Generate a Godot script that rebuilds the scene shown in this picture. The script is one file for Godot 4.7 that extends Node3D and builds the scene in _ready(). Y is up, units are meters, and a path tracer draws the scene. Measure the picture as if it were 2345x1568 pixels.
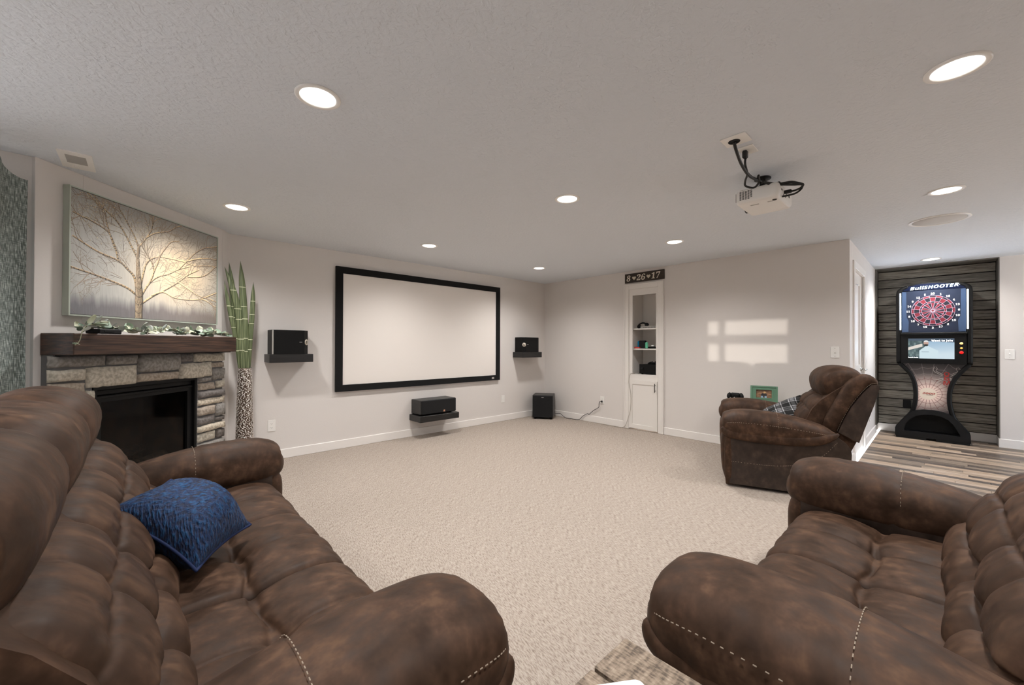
extends Node3D
# A basement media room: photograph 2345x1568, 14 mm lens. Metres, y up. The camera stands over the origin;
# the screen wall is x = WX, the cabinet wall z = WZ, the hall wall x = HX, the dart alcove z = DZ.

const WX := -5.059
const WZ := -5.567
const HX := -0.651
const DZ := -8.06
const DB := -8.36
const CH := 2.44
const LX := -3.818

var M := {}
var rng := RandomNumberGenerator.new()
var gid := 10
var used := {}

func _ready() -> void:
	rng.seed = 7
	# ---- camera
	var cam := Camera3D.new()
	cam.name = "camera"
	cam.keep_aspect = Camera3D.KEEP_HEIGHT
	cam.fov = rad_to_deg(2.0 * atan(784.0 / 913.0))
	cam.near = 0.02
	cam.far = 100.0
	cam.position = Vector3(0, 1.288, 0)
	cam.rotation_order = EULER_ORDER_YXZ
	cam.rotation_degrees = Vector3(0.36, 46.95, 0.2)
	add_child(cam)
	cam.current = true
	# ---- sky and exposure
	var env := Environment.new()
	env.background_mode = Environment.BG_SKY
	var sky := Sky.new()
	var sm := ProceduralSkyMaterial.new()
	sm.sky_top_color = Color(0.72, 0.79, 0.88)
	sm.sky_horizon_color = Color(0.86, 0.9, 0.94)
	sm.ground_horizon_color = Color(0.88, 0.88, 0.88)
	sm.ground_bottom_color = Color(0.86, 0.86, 0.86)
	sky.sky_material = sm
	env.sky = sky
	env.background_energy_multiplier = SKY_E
	env.tonemap_mode = Environment.TONE_MAPPER_LINEAR
	env.tonemap_exposure = EXPO
	env.sdfgi_enabled = true
	env.ssao_enabled = true
	env.ssil_enabled = true
	var we := WorldEnvironment.new()
	we.name = "environment"
	we.environment = env
	add_child(we)
	# ---- low sun through the narrow window behind the camera
	var sun := DirectionalLight3D.new()
	sun.name = "sun"
	sun.rotation_degrees = Vector3(-0.2, 0.0, 0)
	sun.light_energy = SUN_E
	sun.light_color = Color(1.0, 0.97, 0.93)
	sun.light_angular_distance = 0.4
	sun.shadow_enabled = true
	add_child(sun)

	materials()
	shell()
	can_lights()
	sofas()
	fireplace()
	screen_wall()
	cabinet()
	hall_and_alcove()
	dart_machine()
	projector()
	tables()
	small_things()
	curtain()

const SKY_E := 8.0
const EXPO := 1.42
const SUN_E := 0.3
const CAN_E := 2.0

# ------------------------------------------------------------------ helpers: nodes
func numbered(n: String) -> String:
	if not used.has(n):
		used[n] = 0
		return n
	used[n] += 1
	return "%s_%03d" % [n, used[n]]

func meta(o: Node, label := "", category := "", group := "", kind := "") -> void:
	if label != "": o.set_meta("label", label)
	if category != "": o.set_meta("category", category)
	if group != "": o.set_meta("group", group)
	if kind != "": o.set_meta("kind", kind)

func thing(n: String, label: String, category: String, at := Vector3.ZERO, turn := 0.0, group := "") -> Node3D:
	var o := Node3D.new()
	o.name = numbered(n)
	o.position = at
	o.rotation.y = turn
	meta(o, label, category, group)
	add_child(o, true)
	return o

func part(parent: Node, n: String, st, mat: Material, at := Vector3.ZERO) -> MeshInstance3D:
	var o := MeshInstance3D.new()
	o.name = n
	o.mesh = done(st) if st is SurfaceTool else st
	o.material_override = mat
	o.position = at
	parent.add_child(o, true)
	return o

func solo(n: String, st, mat: Material, label: String, category: String, at := Vector3.ZERO, group := "") -> MeshInstance3D:
	var o := part(self, numbered(n), st, mat, at)
	meta(o, label, category, group)
	return o

func struct(n: String, st, mat: Material) -> MeshInstance3D:
	var o := part(self, numbered(n), st, mat)
	meta(o, "", "", "", "structure")
	return o

# ------------------------------------------------------------------ helpers: shapes
func S() -> SurfaceTool:
	var st := SurfaceTool.new()
	st.begin(Mesh.PRIMITIVE_TRIANGLES)
	return st

func done(st: SurfaceTool) -> ArrayMesh:
	st.generate_normals()
	return st.commit()

func tri(st: SurfaceTool, a: Vector3, b: Vector3, c: Vector3, out: Vector3) -> void:
	if (b - a).cross(c - a).dot(out) > 0.0:
		st.add_vertex(a); st.add_vertex(c); st.add_vertex(b)
	else:
		st.add_vertex(a); st.add_vertex(b); st.add_vertex(c)

func quad(st: SurfaceTool, a: Vector3, b: Vector3, c: Vector3, d: Vector3, out: Vector3) -> void:
	tri(st, a, b, c, out)
	tri(st, a, c, d, out)

func uvquad(st: SurfaceTool, o: Vector3, ex: Vector3, ey: Vector3, out: Vector3, u0 := 0.0, v0 := 0.0, u1 := 1.0, v1 := 1.0) -> void:
	# o is the lower left corner; the texture's top is at o + ey
	st.set_smooth_group(-1)
	var p := [o, o + ex, o + ex + ey, o + ey]
	var t := [Vector2(u0, v1), Vector2(u1, v1), Vector2(u1, v0), Vector2(u0, v0)]
	var order := [0, 1, 2, 0, 2, 3]
	if ex.cross(ey).dot(out) > 0.0:
		order = [0, 2, 1, 0, 3, 2]
	for k in order:
		st.set_uv(t[k])
		st.add_vertex(p[k])

func cbox(st: SurfaceTool, c: Vector3, s: Vector3, b := 0.004, bs := Basis.IDENTITY) -> void:
	st.set_smooth_group(-1)
	var h := s * 0.5
	b = minf(b, minf(h.x, minf(h.y, h.z)) * 0.9)
	var ax := [0, 1, 2]
	var P := func(k: int, sg: Vector3) -> Vector3:
		var v := Vector3((h.x - b) * sg.x, (h.y - b) * sg.y, (h.z - b) * sg.z)
		v[k] = h[k] * sg[k]
		return c + bs * v
	for k in ax:
		var j: int = (k + 1) % 3
		var l: int = (k + 2) % 3
		for s1 in [-1.0, 1.0]:
			var q := []
			for e in [[-1.0, -1.0], [1.0, -1.0], [1.0, 1.0], [-1.0, 1.0]]:
				var sg := Vector3.ZERO
				sg[k] = s1; sg[j] = e[0]; sg[l] = e[1]
				q.append(P.call(k, sg))
			var out := Vector3.ZERO
			out[k] = s1
			quad(st, q[0], q[1], q[2], q[3], bs * out)
		for s1 in [-1.0, 1.0]:
			for s2 in [-1.0, 1.0]:
				var sa := Vector3.ZERO
				var sb := Vector3.ZERO
				sa[k] = -1.0; sa[j] = s1; sa[l] = s2
				sb[k] = 1.0; sb[j] = s1; sb[l] = s2
				var out := Vector3.ZERO
				out[j] = s1; out[l] = s2
				quad(st, P.call(j, sa), P.call(j, sb), P.call(l, sb), P.call(l, sa), bs * out)
	for x in [-1.0, 1.0]:
		for y in [-1.0, 1.0]:
			for z in [-1.0, 1.0]:
				var sg := Vector3(x, y, z)
				tri(st, P.call(0, sg), P.call(1, sg), P.call(2, sg), bs * sg)

func box2(st: SurfaceTool, a: Vector3, b: Vector3, bev := 0.0015) -> void:
	cbox(st, (a + b) * 0.5, (b - a).abs(), bev)

func grid(st: SurfaceTool, rows: Array, inside, uvs := false) -> void:
	# rows: Array of PackedVector3Array; inside: one point, or one point for each row
	gid += 1
	st.set_smooth_group(gid)
	var nr := rows.size()
	var nc: int = rows[0].size()
	var total := 0.0
	for i in range(0, nr - 1):
		var cc: Vector3 = inside[i] if inside is Array else inside
		for j in range(0, nc - 1):
			var a: Vector3 = rows[i][j]
			var b: Vector3 = rows[i + 1][j]
			var c: Vector3 = rows[i][j + 1]
			var d: Vector3 = rows[i + 1][j + 1]
			total += (d - a).cross(c - b).dot((a + d) * 0.5 - cc)
	var f := total > 0.0
	for i in range(0, nr - 1):
		for j in range(0, nc - 1):
			var ids := [[i, j], [i + 1, j], [i + 1, j + 1], [i, j + 1]]
			var order := [0, 2, 3, 0, 1, 2]
			# (d - a) x (c - b) points outward when f; a, d, c is then counter-clockwise
			if f: order = [0, 3, 2, 0, 2, 1]
			for k in order:
				var e = ids[k]
				if uvs: st.set_uv(Vector2(float(e[1]) / (nc - 1), float(e[0]) / (nr - 1)))
				st.add_vertex(rows[e[0]][e[1]])

func catmull(p: Array, t: float):
	# p: Array of floats or vectors, t in 0..1
	var n := p.size() - 1
	var x := clampf(t, 0.0, 1.0) * n
	var i := mini(int(x), n - 1)
	var f := x - i
	var p0 = p[maxi(i - 1, 0)]
	var p1 = p[i]
	var p2 = p[i + 1]
	var p3 = p[mini(i + 2, n)]
	return 0.5 * ((2.0 * p1) + (p2 - p0) * f + (2.0 * p0 - 5.0 * p1 + 4.0 * p2 - p3) * f * f + (3.0 * p1 - p0 - 3.0 * p2 + p3) * f * f * f)

func smooth_path(p: Array, n: int) -> Array:
	var r := []
	for i in n + 1:
		r.append(catmull(p, float(i) / n))
	return r

func tube(st: SurfaceTool, pts: Array, r: float, sides := 8, r_end := -1.0) -> void:
	var rows := []
	var cen := []
	var n := pts.size()
	var up := Vector3.UP
	for i in n:
		var t: Vector3 = (pts[mini(i + 1, n - 1)] - pts[maxi(i - 1, 0)]).normalized()
		if i == 0 and absf(t.dot(up)) > 0.9: up = Vector3.RIGHT
		var a := t.cross(up).normalized()
		up = a.cross(t).normalized()
		var rr: float = r if r_end < 0.0 else lerpf(r, r_end, float(i) / (n - 1))
		if i == 0:
			rows.append(_ring(pts[i], a * 0.0001, up * 0.0001, sides)); cen.append(pts[i] + t * 0.01)
		rows.append(_ring(pts[i], a * rr, up * rr, sides)); cen.append(pts[i])
		if i == n - 1:
			rows.append(_ring(pts[i], a * 0.0001, up * 0.0001, sides))
			cen[-1] = pts[i] - t * 0.01
			cen.append(pts[i] - t * 0.01)
	grid(st, rows, cen)

func _ring(c: Vector3, a: Vector3, b: Vector3, sides: int, ex := 1.0) -> PackedVector3Array:
	var r := PackedVector3Array()
	for k in sides + 1:
		var th := TAU * (k % sides) / sides
		var cs := cos(th)
		var sn := sin(th)
		if ex != 1.0:
			cs = signf(cs) * pow(absf(cs), ex)
			sn = signf(sn) * pow(absf(sn), ex)
		r.append(c + a * cs + b * sn)
	return r

func roll(st: SurfaceTool, path: Array, ra: Array, rb: Array, lat: Vector3, rows_n := 40, sides := 28, ex := 0.8, mod = null) -> void:
	# a padded roll: centres, lateral and upright radii are interpolated control values; the ends close
	var rows := []
	var cen := []
	for i in rows_n + 1:
		var t := float(i) / rows_n
		var c: Vector3 = catmull(path, t)
		var t0: Vector3 = catmull(path, maxf(t - 0.01, 0.0))
		var t1: Vector3 = catmull(path, minf(t + 0.01, 1.0))
		var tg := (t1 - t0).normalized()
		var up := lat.cross(tg).normalized()
		var a: float = catmull(ra, t)
		var b: float = catmull(rb, t)
		var ring := _ring(c, lat * a, up * b, sides, ex)
		if mod != null:
			for k in ring.size():
				ring[k] = mod.call(ring[k], c, t, TAU * (k % sides) / sides)
		if i == 0:
			rows.append(_ring(c - tg * 0.006, lat * a * 0.6, up * b * 0.6, sides, ex)); cen.append(c + tg * 0.03)
			rows.insert(0, _ring(c - tg * 0.008, lat * 0.001, up * 0.001, sides)); cen.append(c + tg * 0.03)
		rows.append(ring); cen.append(c)
		if i == rows_n:
			cen[-1] = c - tg * 0.02
			rows.append(_ring(c + tg * 0.006, lat * a * 0.6, up * b * 0.6, sides, ex)); cen.append(c - tg * 0.03)
			rows.append(_ring(c + tg * 0.008, lat * 0.001, up * 0.001, sides)); cen.append(c - tg * 0.03)
	grid(st, rows, cen)

func lathe(st: SurfaceTool, prof: Array, c: Vector3, sides := 32, axis := Vector3.UP) -> void:
	# prof: Array of Vector2(radius, height)
	var a := axis.cross(Vector3.RIGHT if absf(axis.x) < 0.8 else Vector3.UP).normalized()
	var b := axis.cross(a).normalized()
	var rows := []
	var cen := []
	var mid := Vector2.ZERO
	for p in prof: mid += p / prof.size()
	for p in prof:
		rows.append(_ring(c + axis * p.y, a * maxf(p.x, 0.0001), b * maxf(p.x, 0.0001), sides))
		cen.append(c + axis * mid.y)
	grid(st, rows, cen)

func area2(p: PackedVector2Array) -> float:
	var s := 0.0
	for i in p.size():
		s += p[i].cross(p[(i + 1) % p.size()])
	return s * 0.5

func extr(st: SurfaceTool, poly: PackedVector2Array, d0: float, d1: float, xf := Transform3D.IDENTITY, soft := false) -> void:
	# polygon in x, y extruded from z = d0 to z = d1, then placed with xf
	st.set_smooth_group(-1)
	var idx := Geometry2D.triangulate_polygon(poly)
	var zs := [minf(d0, d1), maxf(d0, d1)]
	for k in 2:
		for i in range(0, idx.size(), 3):
			var v := []
			for q in 3:
				var p := poly[idx[i + q]]
				v.append(xf * Vector3(p.x, p.y, zs[k]))
			tri(st, v[0], v[1], v[2], xf.basis * Vector3(0, 0, -1.0 if k == 0 else 1.0))
	var sg := signf(area2(poly))
	if soft:
		gid += 1
		st.set_smooth_group(gid)
	for i in poly.size():
		var a := poly[i]
		var b := poly[(i + 1) % poly.size()]
		var nrm := Vector3((b - a).y, -(b - a).x, 0) * sg
		quad(st, xf * Vector3(a.x, a.y, zs[0]), xf * Vector3(b.x, b.y, zs[0]), xf * Vector3(b.x, b.y, zs[1]), xf * Vector3(a.x, a.y, zs[1]), xf.basis * nrm)

func ring_extr(st: SurfaceTool, outer: PackedVector2Array, inner: PackedVector2Array, d0: float, d1: float, xf := Transform3D.IDENTITY) -> void:
	# a closed band between two loops with the same number of points
	st.set_smooth_group(-1)
	var n := outer.size()
	var sg := signf(area2(outer))
	for i in n:
		var j := (i + 1) % n
		for k in 2:
			var z: float = [minf(d0, d1), maxf(d0, d1)][k]
			quad(st, xf * Vector3(outer[i].x, outer[i].y, z), xf * Vector3(outer[j].x, outer[j].y, z), xf * Vector3(inner[j].x, inner[j].y, z), xf * Vector3(inner[i].x, inner[i].y, z), xf.basis * Vector3(0, 0, -1.0 if k == 0 else 1.0))
		for e in [[outer, 1.0], [inner, -1.0]]:
			var a: Vector2 = e[0][i]
			var b: Vector2 = e[0][j]
			var nrm: Vector3 = Vector3((b - a).y, -(b - a).x, 0) * sg * e[1]
			quad(st, xf * Vector3(a.x, a.y, d0), xf * Vector3(b.x, b.y, d0), xf * Vector3(b.x, b.y, d1), xf * Vector3(a.x, a.y, d1), xf.basis * nrm)

func rect(x0: float, y0: float, x1: float, y1: float) -> PackedVector2Array:
	return PackedVector2Array([Vector2(x0, y0), Vector2(x1, y0), Vector2(x1, y1), Vector2(x0, y1)])

func rrect(x0: float, y0: float, x1: float, y1: float, r: float, n := 4) -> PackedVector2Array:
	var p := PackedVector2Array()
	for q in [[x1 - r, y1 - r, 0.0], [x0 + r, y1 - r, PI / 2], [x0 + r, y0 + r, PI], [x1 - r, y0 + r, PI * 1.5]]:
		for k in n + 1:
			var a: float = q[2] + PI / 2 * k / n
			p.append(Vector2(q[0] + r * cos(a), q[1] + r * sin(a)))
	return p

func words(text: String, size: float, depth: float, bold := true, slant := 0.0, serif := false) -> ArrayMesh:
	# lettering in the x, y plane facing +z, centred, `size` = height of the capitals
	var f := SystemFont.new()
	f.font_names = PackedStringArray(["Droid Serif" if serif else "Droid Sans"])
	f.font_weight = 700 if bold else 400
	var tm := TextMesh.new()
	tm.text = text
	tm.font = f
	tm.font_size = 64
	tm.pixel_size = size / 46.0
	tm.depth = depth
	tm.curve_step = 2.0
	var st := S()
	st.append_from(tm, 0, Transform3D(Basis(Vector3.RIGHT, Vector3(slant, 1, 0), Vector3.BACK), Vector3.ZERO))
	return st.commit()
# ------------------------------------------------------------------ materials
func lin(r: int, g: int, b: int) -> Color:
	return Color(r / 255.0, g / 255.0, b / 255.0)

func mat(n: String, c: Color, rough := 0.6, metal := 0.0) -> StandardMaterial3D:
	var m := StandardMaterial3D.new()
	m.resource_name = n
	m.albedo_color = c
	m.roughness = rough
	m.metallic = metal
	M[n] = m
	return m

func glow(n: String, c: Color, e: float) -> StandardMaterial3D:
	var m := mat(n, c, 0.4)
	m.emission_enabled = true
	m.emission = c
	m.emission_energy_multiplier = e
	return m

func noise(seed_: int, freq: float, oct := 4, kind := FastNoiseLite.TYPE_SIMPLEX_SMOOTH) -> FastNoiseLite:
	var f := FastNoiseLite.new()
	f.seed = seed_
	f.frequency = freq
	f.noise_type = kind
	f.fractal_octaves = oct
	return f

func ntex(f: FastNoiseLite, size: int, ramp = null, size_y := 0) -> ImageTexture:
	# a seamless noise picture; ramp: Array of [offset, Color]
	var h := size_y if size_y > 0 else size
	var im := f.get_seamless_image(size, h)
	return ramped(im, ramp)

func ramped(im: Image, ramp) -> ImageTexture:
	im.convert(Image.FORMAT_L8)
	if ramp == null:
		return ImageTexture.create_from_image(im)
	var g := Gradient.new()
	g.offsets = PackedFloat32Array(ramp.map(func(e): return e[0]))
	g.colors = PackedColorArray(ramp.map(func(e): return e[1]))
	var lut := PackedByteArray()
	for i in 256:
		var c := g.sample(i / 255.0)
		lut.append(int(c.r * 255)); lut.append(int(c.g * 255)); lut.append(int(c.b * 255))
	var src := im.get_data()
	var dst := PackedByteArray()
	dst.resize(src.size() * 3)
	var o := 0
	for v in src:
		var q := v * 3
		dst[o] = lut[q]; dst[o + 1] = lut[q + 1]; dst[o + 2] = lut[q + 2]
		o += 3
	return ImageTexture.create_from_image(Image.create_from_data(im.get_width(), im.get_height(), false, Image.FORMAT_RGB8, dst))

func stretched(f: FastNoiseLite, w: int, h: int, ow: int, oh: int) -> Image:
	var im := f.get_seamless_image(w, h)
	im.convert(Image.FORMAT_L8)
	im.resize(ow, oh, Image.INTERPOLATE_CUBIC)
	return im

func mixed(a: Image, b: Image, wa: float, wb: float, bias := 0.0) -> Image:
	var x := a.get_data()
	var y := b.get_data()
	var r := PackedByteArray()
	r.resize(x.size())
	for i in x.size():
		r[i] = clampi(int(x[i] * wa + y[i] * wb + bias), 0, 255)
	return Image.create_from_data(a.get_width(), a.get_height(), false, Image.FORMAT_L8, r)

func tri_tex(m: StandardMaterial3D, t: Texture2D, scale: Vector3, world := false) -> void:
	m.albedo_texture = t
	m.uv1_triplanar = true
	m.uv1_world_triplanar = world
	m.uv1_scale = scale
	m.uv1_triplanar_sharpness = 4.0

func relief(m: StandardMaterial3D, t: Texture2D, cm: float) -> void:
	m.heightmap_enabled = true
	m.heightmap_texture = t
	m.heightmap_scale = cm

func materials() -> void:
	var fine := ntex(noise(3, 0.06, 4), 512)
	var m: StandardMaterial3D
	# painted walls and ceiling
	m = mat("wall", lin(222, 216, 211), 0.62)
	m.uv1_triplanar = true; m.uv1_world_triplanar = true; m.uv1_scale = Vector3.ONE * 1.6
	relief(m, fine, 0.03)
	m = mat("ceiling", lin(222, 226, 231), 0.9)
	m.uv1_triplanar = true; m.uv1_world_triplanar = true; m.uv1_scale = Vector3.ONE * 0.8
	var kn := noise(12, 0.035, 3)
	kn.domain_warp_enabled = true
	kn.domain_warp_amplitude = 40.0
	kn.domain_warp_frequency = 0.012
	relief(m, ntex(kn, 1024), 0.35)
	m = mat("trim", lin(236, 231, 226), 0.4)
	m = mat("cabinet_white", lin(234, 229, 223), 0.45)
	m = mat("plastic_white", lin(238, 235, 230), 0.35)
	m = mat("alcove_paint", lin(112, 108, 102), 0.7)
	# carpet
	var streak := stretched(noise(21, 0.05, 3), 1024, 256, 1024, 1024)
	var dots := noise(22, 0.11, 2).get_seamless_image(1024, 1024)
	dots.convert(Image.FORMAT_L8)
	var pile := mixed(streak, dots, 0.6, 0.4)
	var cl := noise(23, 0.006, 3).get_seamless_image(1024, 1024)
	cl.convert(Image.FORMAT_L8)
	m = mat("carpet", Color.WHITE, 0.95)
	m.albedo_texture = ramped(mixed(pile, cl, 0.92, 0.08), [[0.18, lin(118, 103, 92)], [0.36, lin(154, 140, 128)], [0.5, lin(172, 159, 147)], [0.75, lin(188, 177, 166)]])
	relief(m, ImageTexture.create_from_image(pile), 0.4)
	# leather-look microfibre
	var patch := noise(31, 0.006, 5)
	patch.fractal_gain = 0.62
	var pt := patch.get_seamless_image(1024, 1024)
	pt.convert(Image.FORMAT_L8)
	var brush := stretched(noise(32, 0.02, 4), 1024, 512, 1024, 1024)
	var lea := mixed(pt, brush, 0.7, 0.3)
	var ltex := ramped(lea, [[0.2, lin(54, 38, 28)], [0.42, lin(66, 48, 36)], [0.58, lin(77, 56, 43)], [0.8, lin(98, 74, 57)]])
	var rtex := ramped(mixed(lea, brush, 0.6, 0.4), [[0.25, Color(0.52, 0.52, 0.52)], [0.6, Color(0.66, 0.66, 0.66)], [0.85, Color(0.8, 0.8, 0.8)]])
	m = mat("leather", Color(0.95, 0.95, 0.95), 0.95)
	m.metallic_specular = 0.3
	tri_tex(m, ltex, Vector3.ONE * 1.15)
	m.roughness_texture = rtex
	var gr := ntex(noise(33, 0.045, 4, FastNoiseLite.TYPE_SIMPLEX), 512)
	relief(m, gr, 0.05)
	m = mat("leather_smooth", Color(0.72, 0.76, 0.82), 0.62)
	tri_tex(m, ltex, Vector3.ONE * 1.1)
	m.roughness_texture = rtex
	relief(m, gr, 0.04)
	mat("stitch", lin(150, 136, 120), 0.8)
	mat("seam", lin(40, 30, 25), 0.9)
	mat("dark_base", lin(30, 25, 22), 0.9)
	# velvet pillow
	m = mat("velvet", Color.WHITE, 0.75)
	var wv := noise(41, 0.012, 2)
	wv.domain_warp_enabled = true
	wv.domain_warp_amplitude = 60.0
	var vim := stretched(noise(41, 0.03, 3), 1024, 256, 512, 512)
	tri_tex(m, ramped(vim, [[0.25, lin(0, 12, 42)], [0.5, lin(0, 34, 76)], [0.75, lin(0, 68, 112)]]), Vector3.ONE * 4.0)
	relief(m, ImageTexture.create_from_image(vim), 0.6)
	m.rim_enabled = true; m.rim = 0.06; m.rim_tint = 0.0
	mat("velvet_piping", lin(0, 26, 70), 0.8)
	# woods
	var wg := stretched(noise(51, 0.03, 5), 128, 1024, 512, 1024)   # streaks along u
	wg = mixed(wg, stretched(noise(52, 0.012, 3), 256, 1024, 512, 1024), 0.6, 0.4)
	var wgray := ramped(wg, [[0.2, Color(0.55, 0.55, 0.55)], [0.5, Color(0.85, 0.85, 0.85)], [0.8, Color(1, 1, 1)]])
	var tones := [lin(226, 196, 166), lin(212, 186, 160), lin(142, 124, 108), lin(176, 156, 136), lin(116, 102, 92), lin(232, 206, 180)]
	for i in tones.size():
		m = mat("plank_%d" % i, tones[i], 0.4)
		tri_tex(m, wgray, Vector3(0.7, 1.0, 4.0))
	var knots := noise(55, 0.02, 2, FastNoiseLite.TYPE_CELLULAR)
	knots.domain_warp_enabled = true
	knots.domain_warp_amplitude = 30.0
	var kim := knots.get_seamless_image(512, 1024)
	kim.convert(Image.FORMAT_L8)
	var ship := ramped(mixed(wg, kim, 0.78, 0.22), [[0.2, lin(96, 92, 84)], [0.42, lin(148, 142, 131)], [0.62, lin(174, 167, 155)], [0.85, lin(196, 189, 177)]])
	for i in 3:
		m = mat("shiplap_%d" % i, Color(1, 1, 1) * [0.92, 1.0, 0.84][i], 0.42)
		tri_tex(m, ship, Vector3(0.9, 1.8, 1.0))
		m.uv1_offset = Vector3(0.37 * i, 0.21 * i, 0)
		relief(m, wgray, 0.1)
	m = mat("mantel", Color(1, 1, 1), 0.5)
	tri_tex(m, ramped(wg, [[0.2, lin(34, 23, 18)], [0.5, lin(62, 43, 33)], [0.8, lin(84, 60, 46)]]), Vector3(0.8, 2.6, 2.6))
	relief(m, wgray, 0.15)
	var saw := mixed(stretched(noise(57, 0.02, 4), 1024, 256, 1024, 1024), stretched(noise(58, 0.06, 3), 256, 1024, 1024, 1024), 0.55, 0.45)
	m = mat("table_wood", Color(1, 1, 1), 0.55)
	var sawt := ramped(saw, [[0.26, lin(78, 66, 55)], [0.42, lin(116, 101, 86)], [0.6, lin(140, 124, 107)], [0.8, lin(160, 145, 128)]])
	tri_tex(m, sawt, Vector3.ONE * 2.2)
	relief(m, ImageTexture.create_from_image(saw), 0.12)
	m = mat("gray_wood", Color(1, 1, 1), 0.6)
	tri_tex(m, ramped(saw, [[0.26, lin(92, 86, 78)], [0.6, lin(150, 142, 130)]]), Vector3.ONE * 2.0)
	# stone
	var sn := ntex(noise(61, 0.02, 5), 512, [[0.2, Color(0.8, 0.79, 0.78)], [0.5, Color(0.92, 0.91, 0.9)], [0.8, Color(1, 1, 1)]])
	var sc := [lin(200, 193, 178), lin(150, 146, 141), lin(126, 121, 118), lin(176, 164, 150), lin(212, 201, 182), lin(114, 107, 102)]
	for i in sc.size():
		m = mat("stone_%d" % i, sc[i], 0.9)
		tri_tex(m, sn, Vector3.ONE * 3.0)
		relief(m, fine, 0.12)
	m = mat("mortar", lin(104, 103, 102), 0.95)
	# blacks
	mat("black_satin", lin(14, 14, 14), 0.5).metallic_specular = 0.32
	mat("black_matte", lin(20, 20, 20), 0.85)
	m = mat("black_velvet", lin(7, 7, 7), 0.95)
	m = mat("black_wood", Color(1, 1, 1), 0.4)
	tri_tex(m, ramped(wg, [[0.2, lin(18, 17, 17)], [0.8, lin(40, 38, 37)]]), Vector3(1.0, 3.0, 1.0))
	m = mat("grille", lin(16, 16, 17), 0.92)
	mat("black_plastic", lin(22, 22, 23), 0.55).metallic_specular = 0.35
	mat("dark_bronze", lin(52, 42, 34), 0.4, 0.6)
	mat("chrome", lin(190, 188, 184), 0.25, 1.0)
	mat("badge", lin(205, 203, 200), 0.35, 0.8)
	mat("badge_orange", lin(206, 150, 120), 0.5)
	mat("paper_cone", lin(196, 186, 172), 0.45, 0.4)
	mat("cable_black", lin(20, 20, 20), 0.5)
	mat("cable_gray", lin(172, 164, 152), 0.6)
	mat("cable_white", lin(216, 210, 202), 0.6)
	mat("slot", lin(60, 58, 55), 0.8)
	m = mat("screen_white", lin(236, 229, 222), 0.85)
	# glass and fire
	m = mat("fire_glass", Color(0.03, 0.025, 0.02, 0.5), 0.05)
	m.metallic_specular = 0.25
	m.transparency = BaseMaterial3D.TRANSPARENCY_ALPHA
	m = mat("window_glass", Color(1, 1, 1, 0.04), 0.0)
	m.transparency = BaseMaterial3D.TRANSPARENCY_ALPHA
	m = mat("fire_brick", Color(1, 1, 1), 0.9)
	tri_tex(m, ntex(noise(71, 0.01, 3), 256, [[0.3, lin(52, 34, 24)], [0.7, lin(92, 60, 40)]]), Vector3.ONE * 2.0)
	m = mat("log", Color(1, 1, 1), 0.9)
	tri_tex(m, ntex(noise(72, 0.03, 4), 256, [[0.3, lin(38, 30, 25)], [0.7, lin(112, 90, 72)]]), Vector3.ONE * 4.0)
	# plants
	mat("leaf_pale", lin(208, 210, 186), 0.6)
	mat("leaf_green", lin(160, 178, 156), 0.6)
	mat("leaf_gray", lin(188, 194, 186), 0.6)
	mat("leaf_dark", lin(124, 142, 124), 0.6)
	for n in ["leaf_pale", "leaf_green", "leaf_gray", "leaf_dark"]:
		M[n].backlight_enabled = true
		M[n].backlight = M[n].albedo_color * 0.4
	mat("stem", lin(150, 152, 124), 0.7)
	m = mat("reed", Color(1, 1, 1), 0.5)
	var rim_ := stretched(noise(81, 0.03, 4), 512, 64, 256, 256)
	tri_tex(m, ramped(rim_, [[0.2, lin(66, 76, 48)], [0.5, lin(96, 106, 72)], [0.8, lin(126, 134, 100)]]), Vector3(6.0, 1.2, 6.0))
	mat("reed_node", lin(206, 208, 176), 0.6)
	mat("sequin", lin(246, 240, 232), 0.24, 0.7)
	mat("vase_body", lin(92, 78, 68), 0.4, 0.6)
	# curtain
	m = mat("curtain", Color(1, 1, 1), 0.9)
	var weave := mixed(stretched(noise(91, 0.12, 2), 512, 48, 512, 512), stretched(noise(92, 0.12, 2), 64, 512, 512, 512), 0.68, 0.32)
	tri_tex(m, ramped(weave, [[0.28, lin(92, 101, 97)], [0.5, lin(132, 142, 137)], [0.75, lin(198, 206, 202)]]), Vector3.ONE * 3.0)
	relief(m, ImageTexture.create_from_image(weave), 0.3)
	m.backlight_enabled = true
	m.backlight = Color(0.25, 0.28, 0.27)
	# lamps
	glow("lamp", Color(1.0, 0.985, 0.955), 2.2)
	# colours of small things
	mat("green_frame", lin(98, 136, 110), 0.5)
	mat("blue_plastic", lin(0, 150, 200), 0.4)
	mat("mint_plastic", lin(110, 205, 165), 0.4)
	mat("red_plastic", lin(210, 60, 50), 0.5)
	mat("gray_plastic", lin(170, 166, 160), 0.5)
	mat("white_gloss", lin(245, 243, 240), 0.2)
	m = mat("sign_wood", Color(1, 1, 1), 0.6)
	tri_tex(m, ramped(wg, [[0.2, lin(34, 26, 18)], [0.8, lin(62, 50, 38)]]), Vector3(1.0, 3.0, 1.0))
	mat("sign_cream", lin(228, 220, 204), 0.7)
	mat("heart_cream", lin(206, 198, 178), 0.8)
# ------------------------------------------------------------------ the room
const FU := Vector3(-0.717, 0, -0.697)      # along the fireplace wall, left to right
const FN := Vector3(0.697, 0, -0.717)       # out of it, into the room
const F0 := Vector3(-3.818, 0, 0.464)

func fpt(u: float, y: float, off: float) -> Vector3:
	return F0 + FU * u + FN * off + Vector3(0, y, 0)

func fxf(u := 0.0, y := 0.0, off := 0.0) -> Transform3D:
	return Transform3D(Basis(FU, Vector3.UP, FN), fpt(u, y, off))

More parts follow.
